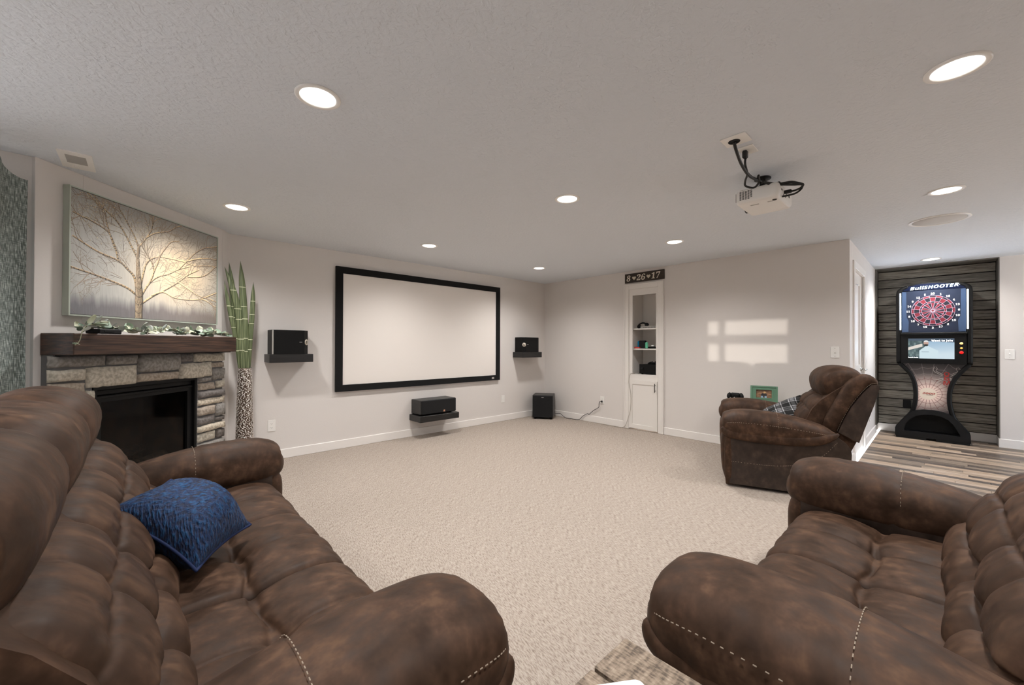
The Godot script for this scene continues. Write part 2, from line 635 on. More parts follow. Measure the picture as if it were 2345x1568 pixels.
func fbox(st: SurfaceTool, u0: float, u1: float, y0: float, y1: float, o0: float, o1: float, b := 0.0015) -> void:
	cbox(st, fpt((u0 + u1) / 2, (y0 + y1) / 2, (o0 + o1) / 2), Vector3(absf(u1 - u0), absf(y1 - y0), absf(o1 - o0)), b, Basis(FU, Vector3.UP, FN))

func shell() -> void:
	var st := S()
	# carpet, one slab; its pile runs about ten degrees off the room's axis
	var regs := [[-5.3, -0.62, -5.75, 3.1], [-0.62, 3.4, -3.0, 3.1]]
	st.set_smooth_group(-1)
	var ca := cos(deg_to_rad(79.0))
	var sa := sin(deg_to_rad(79.0))
	for r in regs:
		var q := [Vector3(r[0], 0, r[2]), Vector3(r[1], 0, r[2]), Vector3(r[1], 0, r[3]), Vector3(r[0], 0, r[3])]
		for k in [0, 1, 2, 0, 2, 3]:
			st.set_uv(Vector2(q[k].x * ca - q[k].z * sa, q[k].x * sa + q[k].z * ca) / 0.46)
			st.add_vertex(q[k])
		box2(st, Vector3(r[0], -0.12, r[2]), Vector3(r[1], -0.001, r[3]), 0.0005)
	struct("floor", st, M.carpet)
	# wood floor: slab and planks
	st = S()
	box2(st, Vector3(-0.62, -0.12, -9.2), Vector3(3.4, -0.012, -3.0))
	var wf := struct("floor", st, M.dark_base)
	var variants := {}
	var z := -8.37
	var r2 := RandomNumberGenerator.new()
	r2.seed = 19
	while z < -3.09:
		var x := -0.62
		var first := true
		while x < 1.74:
			var L: float = [0.5, 0.75, 0.95, 1.25][r2.randi() % 4]
			if first:
				L = r2.randf_range(0.2, 0.9)
				first = false
			if 1.75 - x - L < 0.25: L = 1.75 - x
			st = S()
			cbox(st, Vector3(L / 2 - 0.0008, -0.006, 0.0432), Vector3(L - 0.0016, 0.012, 0.0864), 0.0008)
			part(wf, "plank", st, M["plank_%d" % (r2.randi() % 6)], Vector3(x, 0, z))
			x += L
		z += 0.088
	st = S()
	box2(st, Vector3(1.75, -0.012, -9.2), Vector3(3.4, 0.0, -3.0))
	box2(st, Vector3(-0.62, -0.012, -9.2), Vector3(1.75, 0.0, -8.37))
	part(wf, "plank_field", st, M.plank_1)
	# ceiling
	st = S()
	box2(st, Vector3(-5.3, CH, -9.2), Vector3(3.4, CH + 0.15, 3.1))
	struct("ceiling", st, M.ceiling)
	# wall with the projection screen
	st = S()
	box2(st, Vector3(WX - 0.15, 0, WZ - 0.15), Vector3(WX, CH, -0.5))
	struct("wall_screen", st, M.wall)
	# wall with the built-in cabinet, opening left for it
	st = S()
	box2(st, Vector3(WX - 0.15, 0, WZ - 0.12), Vector3(-3.30, CH, WZ))
	box2(st, Vector3(-2.80, 0, WZ - 0.12), Vector3(HX, CH, WZ))
	box2(st, Vector3(-3.30, 2.17, WZ - 0.12), Vector3(-2.80, CH, WZ))
	struct("wall_cabinet", st, M.wall)
	st = S()
	box2(st, Vector3(-3.6, 0, WZ - 0.62), Vector3(-2.5, CH, WZ - 0.52))
	box2(st, Vector3(-3.6, 0, WZ - 0.52), Vector3(-3.36, CH, WZ - 0.12))
	box2(st, Vector3(-2.74, 0, WZ - 0.52), Vector3(-2.5, CH, WZ - 0.12))
	struct("wall_closet", st, M.wall)
	# angled fireplace wall: piers, header, back
	st = S()
	fbox(st, -0.02, 0.25, 0, CH, -0.5, 0.0)
	fbox(st, 1.125, 1.527, 0, CH, -0.5, 0.0)
	fbox(st, 0.25, 1.125, 0.99, CH, -0.5, 0.0)
	fbox(st, 0.25, 1.125, 0, 0.2, -0.5, 0.0)
	struct("wall_fireplace", st, M.wall)
	st = S()
	extr(st, PackedVector2Array([Vector2(-4.913, 0.601), Vector2(WX - 0.1, 0.735), Vector2(WX - 0.1, 0.3), Vector2(-5.0, 0.3)]), 0, CH, Transform3D(Basis(Vector3.RIGHT, Vector3.FORWARD, Vector3.UP), Vector3.ZERO))
	struct("wall_return", st, M.wall)
	# left wall with its window
	st = S()
	box2(st, Vector3(LX - 0.15, 0, 0.464), Vector3(LX, CH, 0.75))
	box2(st, Vector3(LX - 0.15, 0, 2.75), Vector3(LX, CH, 3.05))
	box2(st, Vector3(LX - 0.15, 0, 0.75), Vector3(LX, 0.1, 2.75))
	box2(st, Vector3(LX - 0.15, 2.2, 0.75), Vector3(LX, CH, 2.75))
	struct("wall_left", st, M.wall)
	st = S()
	for e in [[0.75, 0.81, 0.1, 2.2], [2.69, 2.75, 0.1, 2.2], [0.81, 2.69, 0.1, 0.16], [0.81, 2.69, 2.14, 2.2], [1.72, 1.78, 0.16, 2.14]]:
		box2(st, Vector3(LX - 0.11, e[2], e[0]), Vector3(LX - 0.05, e[3], e[1]), 0.003)
	var w1 := struct("window_1", st, M.trim)
	st = S()
	box2(st, Vector3(LX - 0.084, 0.16, 0.81), Vector3(LX - 0.078, 2.14, 2.69), 0.0005)
	part(w1, "pane", st, M.window_glass)
	# wall behind the camera, with the window that lets in the low sun
	st = S()
	box2(st, Vector3(LX - 0.15, 0, 2.9), Vector3(-2.108, CH, 3.05))
	box2(st, Vector3(-1.216, 0, 2.9), Vector3(3.3, CH, 3.05))
	box2(st, Vector3(-2.108, 0, 2.9), Vector3(-1.216, 1.0, 3.05))
	box2(st, Vector3(-2.108, 1.635, 2.9), Vector3(-1.216, CH, 3.05))
	struct("wall_back", st, M.wall)
	st = S()
	box2(st, Vector3(-1.981, 1.0, 2.93), Vector3(-1.895, 1.635, 3.0), 0.003)
	box2(st, Vector3(-2.108, 1.335, 2.93), Vector3(-1.216, 1.46, 3.0), 0.003)
	var w2 := struct("window_2", st, M.trim)
	st = S()
	box2(st, Vector3(-2.108, 1.0, 2.962), Vector3(-1.216, 1.635, 2.966), 0.0005)
	part(w2, "pane", st, M.window_glass)
	# right wall, out of frame, with a wide glazed patio door
	st = S()
	box2(st, Vector3(3.2, 0, -9.1), Vector3(3.35, CH, -7.6))
	box2(st, Vector3(3.2, 0, -5.9), Vector3(3.35, CH, 2.9))
	box2(st, Vector3(3.2, 2.2, -7.6), Vector3(3.35, CH, -5.9))
	box2(st, Vector3(3.2, 0, -7.6), Vector3(3.35, 0.06, -5.9))
	struct("wall_right", st, M.wall)
	st = S()
	for e in [[-7.6, -7.52], [-6.79, -6.71], [-5.98, -5.9]]:
		box2(st, Vector3(3.24, 0.06, e[0]), Vector3(3.30, 2.2, e[1]), 0.003)
	for e in [[0.06, 0.14], [2.12, 2.2]]:
		box2(st, Vector3(3.24, e[0], -7.6), Vector3(3.30, e[1], -5.9), 0.003)
	var w3 := struct("window_3", st, M.trim)
	for e in [[-7.52, -6.79], [-6.71, -5.98]]:
		st = S()
		box2(st, Vector3(3.268, 0.14, e[0]), Vector3(3.272, 2.12, e[1]), 0.0005)
		part(w3, "pane", st, M.window_glass)
	# baseboards
	st = S()
	box2(st, Vector3(WX - 0.01, 0, WZ), Vector3(WX + 0.013, 0.105, -0.72), 0.004)
	struct("baseboard_screen", st, M.trim)
	st = S()
	box2(st, Vector3(WX, 0, WZ - 0.01), Vector3(-3.373, 0.105, WZ + 0.013), 0.004)
	struct("baseboard_cabinet", st, M.trim)
	st = S()
	box2(st, Vector3(-2.723, 0, WZ - 0.01), Vector3(HX, 0.105, WZ + 0.013), 0.004)
	struct("baseboard_cabinet", st, M.trim)

# ------------------------------------------------------------------ recessed lights
func can_lights() -> void:
	var where := [
		[-1.972, -0.60, "recessed ceiling light with visible inner ring, above the blue pillow sofa"],
		[-4.03, -0.59, "recessed ceiling light nearest the tree painting"],
		[-4.04, -2.452, "recessed ceiling light above the projection screen's middle"],
		[-4.08, -4.36, "recessed ceiling light in the far corner above the subwoofer"],
		[-1.994, -2.452, "recessed ceiling light in the middle of the ceiling, between screen and projector"],
		[-2.0, -4.33, "recessed ceiling light in front of the date sign"],
		[0.053, -2.46, "largest recessed ceiling light, at the upper right above the loveseat"],
		[0.04, -4.34, "recessed ceiling light beside the round ceiling speaker"],
		[-0.068, -7.62, "recessed ceiling light in front of the dart machine"],
		[0.05, -0.60, "recessed ceiling light above the weathered side table"],
		[-1.97, 1.3, "recessed ceiling light behind the sofa"],
		[0.05, 1.3, "recessed ceiling light behind the camera"],
		[2.1, -2.46, "recessed ceiling light right of the loveseat"],
		[2.1, -4.34, "recessed ceiling light farthest right over the wood floor"],
	]
	var ring := S()
	lathe(ring, [Vector2(0.098, 0.0), Vector2(0.098, -0.004), Vector2(0.092, -0.007), Vector2(0.079, -0.006), Vector2(0.076, -0.002), Vector2(0.076, 0.0)], Vector3.ZERO, 40)
	var ringm := done(ring)
	var lens := S()
	lathe(lens, [Vector2(0.0, -0.0105), Vector2(0.03, -0.010), Vector2(0.055, -0.008), Vector2(0.07, -0.005), Vector2(0.076, -0.002)], Vector3.ZERO, 40)
	var lensm := done(lens)
	for w in where:
		var t := thing("recessed_light", w[2], "ceiling light", Vector3(w[0], CH, w[1]), 0.0, "recessed ceiling lights")
		part(t, "trim_ring", ringm, M.plastic_white)
		part(t, "lens", lensm, M.lamp)
		var l := SpotLight3D.new()
		l.name = "beam"
		l.position = Vector3(0, -0.03, 0)
		l.rotation_degrees = Vector3(-90, 0, 0)
		l.spot_angle = 76.0
		l.spot_angle_attenuation = 1.0
		l.spot_range = 12.0
		l.spot_attenuation = 2.0
		l.light_energy = CAN_E
		l.light_color = Color(1.0, 0.99, 0.98)
		l.light_size = 0.07
		l.shadow_enabled = true
		t.add_child(l)
# ------------------------------------------------------------------ reclining sofa, loveseat and recliner
# local frame: the seat looks along -z, its front edge at z = -0.61, arms left and right along x
const SW := 0.59

var ripple := FastNoiseLite.new()

func resample(p: Array, n: int) -> Array:
	return smooth_path(p, n)

func sheet(st: SurfaceTool, prof: Array, x0: float, x1: float, nu: int, nv: int, inside: Vector2, rnd: float, disp: Callable) -> void:
	# a padded panel: profile of Vector2(z, y) swept along x, rounded at both ends, pushed in and out along its normal by disp(u, v, z, y)
	var pr := resample(prof, nv)
	var nrm := []
	for j in pr.size():
		var t: Vector2 = (pr[mini(j + 1, pr.size() - 1)] - pr[maxi(j - 1, 0)]).normalized()
		var q := Vector2(-t.y, t.x)
		if q.dot(pr[j] - inside) < 0.0: q = -q
		nrm.append(q)
	var rows := []
	var cen := []
	var w := x1 - x0
	for i in nu + 1:
		var u := 0.5 - 0.5 * cos(PI * i / nu)
		u = lerpf(u, float(i) / nu, 0.55)
		var s := minf(u, 1.0 - u) * w
		var drop := 0.0
		if s < rnd: drop = rnd - sqrt(maxf(rnd * rnd - (rnd - s) * (rnd - s), 0.0))
		var row := PackedVector3Array()
		for j in pr.size():
			var v := float(j) / (pr.size() - 1)
			var d: float = disp.call(u, v, pr[j].x, pr[j].y) - drop
			d += 0.0035 * ripple.get_noise_3d((x0 + u * w) * 10.0, pr[j].x * 10.0, pr[j].y * 10.0)
			var p: Vector2 = pr[j] + nrm[j] * d
			row.append(Vector3(x0 + u * w, p.y, p.x))
		rows.append(row)
		cen.append(Vector3(x0 + u * w, inside.y, inside.x))
	grid(st, rows, cen)

func gauss(x: float, w: float) -> float:
	return exp(-(x * x) / (w * w))

func stitch_line(st: SurfaceTool, pts: Array, nrm: Vector3, size := 0.0013, step := 0.0125) -> void:
	# short raised thread dashes along a path
	for i in range(0, pts.size() - 1):
		var a: Vector3 = pts[i]
		var b: Vector3 = pts[i + 1]
		var L := a.distance_to(b)
		var k := int(L / step)
		for q in maxi(k, 1):
			var t := (q + 0.5) / maxi(k, 1)
			var d := (b - a).normalized()
			var n := nrm
			var sd := d.cross(n).normalized()
			n = sd.cross(d).normalized()
			cbox(st, a.lerp(b, t), Vector3(minf(step, L / maxi(k, 1)) * 0.62, size * 1.5, size * 2.0), size * 0.4, Basis(d, n, sd))

func couch(n: String, label: String, cat: String, at: Vector3, turn: float, seats: int, grp := "") -> Node3D:
	ripple.seed = 5 + seats
	ripple.frequency = 0.5
	var o := thing(n, label, cat, at, turn, grp)
	var X := seats * SW * 0.5
	var st := S()
	box2(st, Vector3(-X - 0.2, 0.05, -0.55), Vector3(X + 0.2, 0.34, 0.30), 0.02)
	part(o, "base", st, M.dark_base)
	# seats
	var sp := [Vector2(0.12, 0.40), Vector2(0.03, 0.447), Vector2(-0.08, 0.462), Vector2(-0.19, 0.462), Vector2(-0.255, 0.452), Vector2(-0.285, 0.438), Vector2(-0.315, 0.454), Vector2(-0.39, 0.474), Vector2(-0.48, 0.476), Vector2(-0.555, 0.458), Vector2(-0.60, 0.418), Vector2(-0.618, 0.365), Vector2(-0.605, 0.325), Vector2(-0.598, 0.305), Vector2(-0.612, 0.28), Vector2(-0.63, 0.22), Vector2(-0.628, 0.15), Vector2(-0.60, 0.09), Vector2(-0.56, 0.07)]
	for i in seats:
		st = S()
		var x0 := -X + i * SW
		var ph := i * 1.7
		sheet(st, sp, x0, x0 + SW, 84, 170, Vector2(-0.2, 0.2), 0.035, func(u: float, v: float, z: float, y: float) -> float:
			var top := clampf((y - 0.38) / 0.06, 0.0, 1.0)
			var front := clampf((-0.285 - z) / 0.05, 0.0, 1.0)
			var d := -0.007 * gauss(u - 0.5, 0.05) - 0.009 * gauss(u - 0.5, 0.016)
			d -= 0.010 * front * (gauss(u - 0.22, 0.10) * 0.25 + gauss(u - 0.78, 0.10) * 0.25)
			# tuft: the cross seam deepens where it meets the channel
			var zz := z + 0.285 + 0.018 * sin(u * TAU * 1.5 + ph)
			d -= 0.007 * gauss(zz, 0.010) * top
			d -= 0.012 * gauss(zz, 0.05) * gauss(u - 0.5, 0.08) * top
			d += 0.010 * (1.0 - pow(absf(2.0 * u - 1.0), 2.0)) * top
			d += 0.002 * sin(u * 34.0 + 5.0 * sin(z * 9.0)) * gauss(z + 0.60, 0.06)
			return d)
		part(o, "seat_cushion", st, M.leather)
	# backs: lumbar lobe, middle lobe
	var bp := [Vector2(0.02, 0.36), Vector2(-0.05, 0.385), Vector2(-0.085, 0.44), Vector2(-0.09, 0.50), Vector2(-0.068, 0.55), Vector2(-0.032, 0.582), Vector2(-0.028, 0.62), Vector2(-0.008, 0.665), Vector2(0.022, 0.705), Vector2(0.048, 0.735), Vector2(0.07, 0.775), Vector2(0.112, 0.812), Vector2(0.17, 0.83), Vector2(0.24, 0.84)]
	for i in seats:
		st = S()
		var x0 := -X + i * SW
		var ph := 0.7 + i * 2.1
		sheet(st, bp, x0, x0 + SW, 84, 120, Vector2(0.25, 0.55), 0.05, func(u: float, v: float, z: float, y: float) -> float:
			var lum := clampf((0.60 - y) / 0.05, 0.0, 1.0)
			var d := -0.020 * gauss(u - 0.5, 0.055) * lerpf(0.55, 1.0, lum) - 0.010 * gauss(u - 0.5, 0.014)
			var yy := y - 0.585 - 0.03 * absf(2.0 * u - 1.0) + 0.012
			d -= 0.012 * gauss(yy, 0.010)
			d -= 0.02 * gauss(yy, 0.05) * gauss(u - 0.5, 0.10)
			var y2 := y - 0.735 + 0.02 * absf(2.0 * u - 1.0)
			d -= 0.008 * gauss(y2, 0.009)
			d += 0.016 * (1.0 - pow(absf(2.0 * u - 1.0), 2.0))
			d += 0.0022 * sin(u * 40.0 + ph + 6.0 * sin(y * 12.0)) * (gauss(yy, 0.03) + gauss(y2, 0.03))
			return d)
		part(o, "back_cushion", st, M.leather)
	# headrests
	for i in seats:
		st = S()
		var x0 := -X + i * SW
		var path := []
		var ra := []
		var rb := []
		for k in 9:
			var t := k / 8.0
			path.append(Vector3(lerpf(x0 + 0.006, x0 + SW - 0.006, t), 0.945, 0.295))
			var e := absf(2.0 * t - 1.0)
			var s := [1.0, 1.0, 0.99, 0.95, 0.80][int(round(e * 4))] as float
			ra.append(0.172 * s)
			rb.append(0.16 * s)
		roll(st, path, ra, rb, Vector3(0, 0.17, 0.985).normalized(), 40, 36, 0.86, func(p: Vector3, c: Vector3, t: float, th: float) -> Vector3:
			var q := p - c
			var e := pow(absf(2.0 * t - 1.0), 6.0)
			var k := 1.0 + 0.012 * sin(th * 13.0 + t * 9.0) * e + 0.01 * ripple.get_noise_3d(p.x * 14.0, p.y * 14.0, p.z * 14.0)
			k -= 0.03 * gauss(t - 0.5, 0.012) * clampf(-q.z * 8.0, 0.0, 0.0)
			return c + q * k)
		part(o, "headrest", st, M.leather)
	# back frame and its wings
	st = S()
	extr(st, PackedVector2Array([Vector2(0.03, 0.36), Vector2(0.05, 0.46), Vector2(0.03, 0.55), Vector2(-0.02, 0.63), Vector2(-0.06, 0.72), Vector2(-0.12, 0.80), Vector2(-0.21, 0.88), Vector2(-0.30, 0.95), Vector2(-0.42, 0.98), Vector2(-0.50, 0.95), Vector2(-0.475, 0.79), Vector2(-0.375, 0.465), Vector2(-0.33, 0.36)]), -X - 0.03, X + 0.03, Transform3D(Basis(Vector3.FORWARD, Vector3.UP, Vector3.RIGHT), Vector3.ZERO), true)
	part(o, "back_frame", st, M.leather)
	var stit := S()
	for sx in [-1.0, 1.0]:
		st = S()
		var wp := []
		for p in [[0.55, 0.182], [0.62, 0.20], [0.72, 0.243], [0.83, 0.298], [0.93, 0.352], [0.995, 0.42], [0.985, 0.475], [0.955, 0.497]]:
			wp.append(Vector3(sx * (X + 0.035), p[0], p[1]))
		roll(st, wp, [0.03, 0.046, 0.05, 0.05, 0.05, 0.05, 0.045, 0.03], [0.05, 0.062, 0.062, 0.064, 0.066, 0.056, 0.035, 0.018], Vector3(sx, 0, 0), 60, 24, 0.8, func(p: Vector3, c: Vector3, t: float, th: float) -> Vector3:
			return c + (p - c) * (1.0 + 0.035 * sin(t * 150.0 + 3.0 * sin(th))  * clampf(sin(th) * -sx * 0.0 + 0.55 + 0.45 * cos(th), 0.0, 1.0)))
		part(o, "back_wing", st, M.leather)
		st = S()
		extr(st, PackedVector2Array([Vector2(-0.235, 0.54), Vector2(-0.275, 0.65), Vector2(-0.325, 0.765), Vector2(-0.40, 0.885), Vector2(-0.46, 0.962), Vector2(-0.50, 0.962), Vector2(-0.512, 0.945), Vector2(-0.475, 0.79), Vector2(-0.376, 0.462)]), sx * (X + 0.01), sx * (X + 0.085), Transform3D(Basis(Vector3.FORWARD, Vector3.UP, Vector3.RIGHT), Vector3.ZERO), true)
		part(o, "back_side_panel", st, M.leather_smooth)
		stitch_line(stit, smooth_path([Vector3(sx * (X + 0.0865), 0.55, 0.226), Vector3(sx * (X + 0.0865), 0.65, 0.262), Vector3(sx * (X + 0.0865), 0.765, 0.312), Vector3(sx * (X + 0.0865), 0.885, 0.385), Vector3(sx * (X + 0.086), 0.967, 0.452), Vector3(sx * (X + 0.084), 0.972, 0.497)], 36), Vector3(sx, 0, 0))
		# arm
		st = S()
		var ax: float = sx * (X + 0.16)
		var zs := [-0.672, -0.645, -0.59, -0.48, -0.30, -0.10, 0.05, 0.14, 0.195]
		var tp := [0.585, 0.635, 0.678, 0.697, 0.692, 0.662, 0.622, 0.585, 0.548]
		var bt := [0.505, 0.455, 0.43, 0.425, 0.425, 0.43, 0.45, 0.475, 0.515]
		var wd := [0.10, 0.142, 0.162, 0.168, 0.168, 0.162, 0.15, 0.13, 0.08]
		var pa := []
		var ru := []
		for k in zs.size():
			pa.append(Vector3(ax, (tp[k] + bt[k]) / 2, zs[k]))
			ru.append((tp[k] - bt[k]) / 2)
		roll(st, pa, wd, ru, Vector3(1, 0, 0), 90, 40, 0.76, func(p: Vector3, c: Vector3, t: float, th: float) -> Vector3:
			var k := 1.0 - 0.035 * gauss(c.z + 0.245, 0.008)
			k += 0.014 * sin(th * 22.0) * exp(-pow((c.z + 0.68) / 0.09, 2.0))
			k += 0.012 * sin(c.z * 70.0 + th * 2.0) * clampf(-sin(th) * 0.3 + cos(th) * sx, 0.0, 1.0) * exp(-pow((c.z + 0.45) / 0.25, 2.0))
			k += 0.012 * ripple.get_noise_3d(p.x * 9.0, p.y * 9.0, p.z * 9.0)
			return c + (p - c) * k)
		part(o, "arm_pad", st, M.leather)
		# seam over the pad, and the stitched edge along its outer side
		var ring := []
		for k in 19:
			var th := lerpf(0.05, PI - 0.05, k / 18.0)
			var cs := cos(th)
			var sn := sin(th)
			ring.append(Vector3(ax + signf(cs) * pow(absf(cs), 0.76) * 0.1685, 0.557 + pow(absf(sn), 0.76) * 0.1335, -0.228))
		for k in 18:
			stitch_line(stit, [ring[k], ring[k + 1]], ring[k] - Vector3(ax, 0.557, -0.228), 0.0011)
		var edge := []
		for e in [[-0.655, 0.575], [-0.60, 0.588], [-0.48, 0.598], [-0.30, 0.592], [-0.10, 0.575], [0.05, 0.555], [0.13, 0.543]]:
			var w := 0.0
			for k in zs.size() - 1:
				if e[0] >= zs[k] and e[0] <= zs[k + 1]:
					w = lerpf(wd[k], wd[k + 1], (e[0] - zs[k]) / (zs[k + 1] - zs[k]))
			edge.append(Vector3(ax + sx * (w * 1.0 + 0.004), e[1], e[0]))
		stitch_line(stit, smooth_path(edge, 48), Vector3(sx, 0.3, 0))
		# roll under the pad
		st = S()
		var bx: float = sx * (X + 0.285)
		roll(st, [Vector3(bx, 0.535, -0.655), Vector3(bx, 0.50, -0.62), Vector3(bx, 0.482, -0.52), Vector3(bx, 0.474, -0.33), Vector3(bx, 0.474, -0.12), Vector3(bx, 0.492, 0.05), Vector3(bx, 0.53, 0.15), Vector3(bx, 0.555, 0.19)], [0.02, 0.034, 0.036, 0.036, 0.036, 0.034, 0.028, 0.012], [0.02, 0.042, 0.05, 0.052, 0.05, 0.044, 0.03, 0.012], Vector3(1, 0, 0), 50, 20, 0.85)
		part(o, "arm_roll", st, M.leather)
		# side panel
		st = S()
		extr(st, PackedVector2Array([Vector2(0.60, 0.03), Vector2(-0.262, 0.03), Vector2(-0.278, 0.40), Vector2(-0.272, 0.44), Vector2(-0.25, 0.48), Vector2(-0.20, 0.52), Vector2(-0.14, 0.54), Vector2(0.60, 0.52)]), sx * (X + 0.015), sx * (X + 0.292), Transform3D(Basis(Vector3.FORWARD, Vector3.UP, Vector3.RIGHT), Vector3.ZERO))
		part(o, "arm_side", st, M.leather_smooth)
		var px: float = sx * (X + 0.293)
		stitch_line(stit, smooth_path([Vector3(px, 0.235, -0.59), Vector3(px, 0.232, -0.42), Vector3(px, 0.24, -0.22), Vector3(px, 0.285, -0.03), Vector3(px, 0.37, 0.09), Vector3(px, 0.49, 0.185)], 40), Vector3(sx, 0, 0))
		# front of the arm: a padded upright and its rolled outer edge
		st = S()
		roll(st, [Vector3(ax - sx * 0.02, 0.05, -0.605), Vector3(ax - sx * 0.02, 0.15, -0.615), Vector3(ax - sx * 0.02, 0.30, -0.62), Vector3(ax - sx * 0.02, 0.43, -0.62), Vector3(ax - sx * 0.02, 0.50, -0.61)], [0.10, 0.118, 0.12, 0.12, 0.11], [0.03, 0.045, 0.05, 0.048, 0.03], Vector3(1, 0, 0), 24, 24, 0.7)
		part(o, "arm_front", st, M.leather)
		st = S()
		roll(st, [Vector3(px - sx * 0.025, 0.02, -0.60), Vector3(px - sx * 0.022, 0.15, -0.603), Vector3(px - sx * 0.022, 0.32, -0.605), Vector3(px - sx * 0.022, 0.47, -0.605)], [0.022, 0.025, 0.025, 0.022], [0.03, 0.036, 0.036, 0.03], Vector3(1, 0, 0), 18, 16, 0.9)
		part(o, "arm_edge_roll", st, M.leather)
	var sm := part(o, "stitching", stit, M.stitch)
	meta(sm, "pale thread stitching", "", "", "stuff")
	return o

func sofas() -> void:
	couch("sofa", "long brown three-seat reclining sofa along the left, holding the blue pillow", "sofa", Vector3(-1.885, 0, 0.0), 0.0, 3)
	couch("loveseat", "brown two-seat reclining loveseat at the right, facing the screen wall", "loveseat", Vector3(0.11, 0, -1.90), PI / 2, 2)
	couch("recliner", "brown leather-look recliner armchair with plaid pillow, next to the end table", "recliner", Vector3(-0.948, 0, -4.713), deg_to_rad(110.0), 1)
	# blue velvet pillow
	pillow("velvet_pillow", "blue velvet pillow with piped edge leaning on the long sofa", "pillow", PILLOW_XF, Vector2(0.182, 0.165), 0.115, M.velvet, M.velvet_piping, 0.004)
	pillow("plaid_pillow", "black and white plaid pillow on the recliner seat", "pillow", PLAID_XF, Vector2(0.20, 0.20), 0.07, plaid(), M.black_matte, 0.0)

var PILLOW_XF := frame_xf(Vector3(-1.915, 0.645, -0.128), Vector3(0.175, -0.19, -0.237), Vector3(0.34, 0.84, -0.42))
var PLAID_XF := frame_xf(Vector3(-1.06, 0.605, -4.74), Vector3(-0.90, -0.22, 0.36), Vector3(-0.30, 0.72, 0.60))

func frame_xf(at: Vector3, ux: Vector3, n: Vector3) -> Transform3D:
	# x along ux, z along the normal n
	var z := n.normalized()
	var x := (ux - z * ux.dot(z)).normalized()
	return Transform3D(Basis(x, z.cross(x), z), at)

func plaid() -> StandardMaterial3D:
	var im := Image.create(128, 128, false, Image.FORMAT_RGB8)
	var stripes := [0.04, 0.04, 0.04, 0.04, 0.85, 0.04, 0.45, 0.45, 0.45, 0.45, 0.04, 0.85, 0.04, 0.04, 0.04, 0.04]
	for y in 128:
		for x in 128:
			var a: float = stripes[(x / 4) % 16]
			var b: float = stripes[(y / 4) % 16]
			var v := (a + b) * 0.5 if (x + y) % 2 == 0 else (a if (x + y) % 4 < 2 else b)
			v = (a + b) * 0.5
			im.set_pixel(x, y, Color(v, v, v * 1.02))
	var m := mat("plaid", Color.WHITE, 0.9)
	m.albedo_texture = ImageTexture.create_from_image(im)
	m.uv1_scale = Vector3(1.4, 1.4, 1)
	return m

func pillow(n: String, label: String, cat: String, xf: Transform3D, half: Vector2, thick: float, m: Material, edge: Material, fold: float) -> void:
	var o := thing(n, label, cat, xf.origin, 0.0)
	var nu := 48
	var st := S()
	var rim := []
	for side in [1.0, -1.0]:
		var rows := []
		for i in nu + 1:
			var row := PackedVector3Array()
			for j in nu + 1:
				var u := 2.0 * i / nu - 1.0
				var v := 2.0 * j / nu - 1.0
				var w := pow(maxf(1.0 - pow(absf(u), 2.6), 0.0), 0.6) * pow(maxf(1.0 - pow(absf(v), 2.6), 0.0), 0.6)
				var x := u * half.x * (1.0 - 0.09 * (1.0 - v * v))
				var y := v * half.y * (1.0 - 0.09 * (1.0 - u * u))
				var h := thick * w
				if fold > 0.0:
					h += fold * w * sin(62.0 * (v + 0.22 * sin(u * 5.0) + 0.5 * u * u) )
				h += 0.012 * w * sin(3.0 * u + 2.0 * v)
				row.append(xf.basis * Vector3(x, y, side * h - 0.05 * (u * u) * half.x * 2.0))
			rows.append(row)
		grid(st, rows, xf.basis * Vector3(0, 0, -side * 0.25), true)
		if side > 0.0:
			for i in nu: rim.append(rows[i][0])
			for j in nu: rim.append(rows[nu][j])
			for i in nu: rim.append(rows[nu - i][nu])
			for j in nu + 1: rim.append(rows[0][nu - j])
	part(o, "cover", st, m)
	st = S()
	tube(st, rim, 0.0055, 8)
	part(o, "piping", st, edge)
# ------------------------------------------------------------------ fireplace, mantel, garland, painting, vase
func stone_mesh(w: float, h: float, d: float, sd: int) -> ArrayMesh:
	# a split-faced stone: x, y in its own frame from the centre, depth along z
	var f := noise(100 + sd, 9.0, 3)
	var nx := clampi(int(w / 0.035), 4, 10)
	var ny := clampi(int(h / 0.03), 3, 6)
	var rows := []
	for i in range(-1, nx + 2):
		var row := PackedVector3Array()
		for j in range(-1, ny + 2):
			var u := clampf(float(i) / nx, 0.0, 1.0) - 0.5
			var v := clampf(float(j) / ny, 0.0, 1.0) - 0.5
			var skirt := i < 0 or j < 0 or i > nx or j > ny
			var ed := minf(minf(i, nx - i) , minf(j, ny - j))
			var x := u * w
			var y := v * h
			x += 0.006 * f.get_noise_3d(x * 2.0, y * 2.0 + 7.0, 1.0)
			y += 0.010 * f.get_noise_3d(x * 2.0 + 3.0, y * 2.0, 5.0)
			var z := 0.0
			if not skirt:
				z = d * (0.86 if ed == 0 else 1.0) + 0.012 * f.get_noise_3d(x, y, 9.0)
				if ed == 0:
					x *= 1.0 - 0.008 / w
					y *= 1.0 - 0.008 / h
			row.append(Vector3(x, y, z))
		rows.append(row)
	var st := S()
	grid(st, rows, Vector3(0, 0, -0.2))
	return done(st)

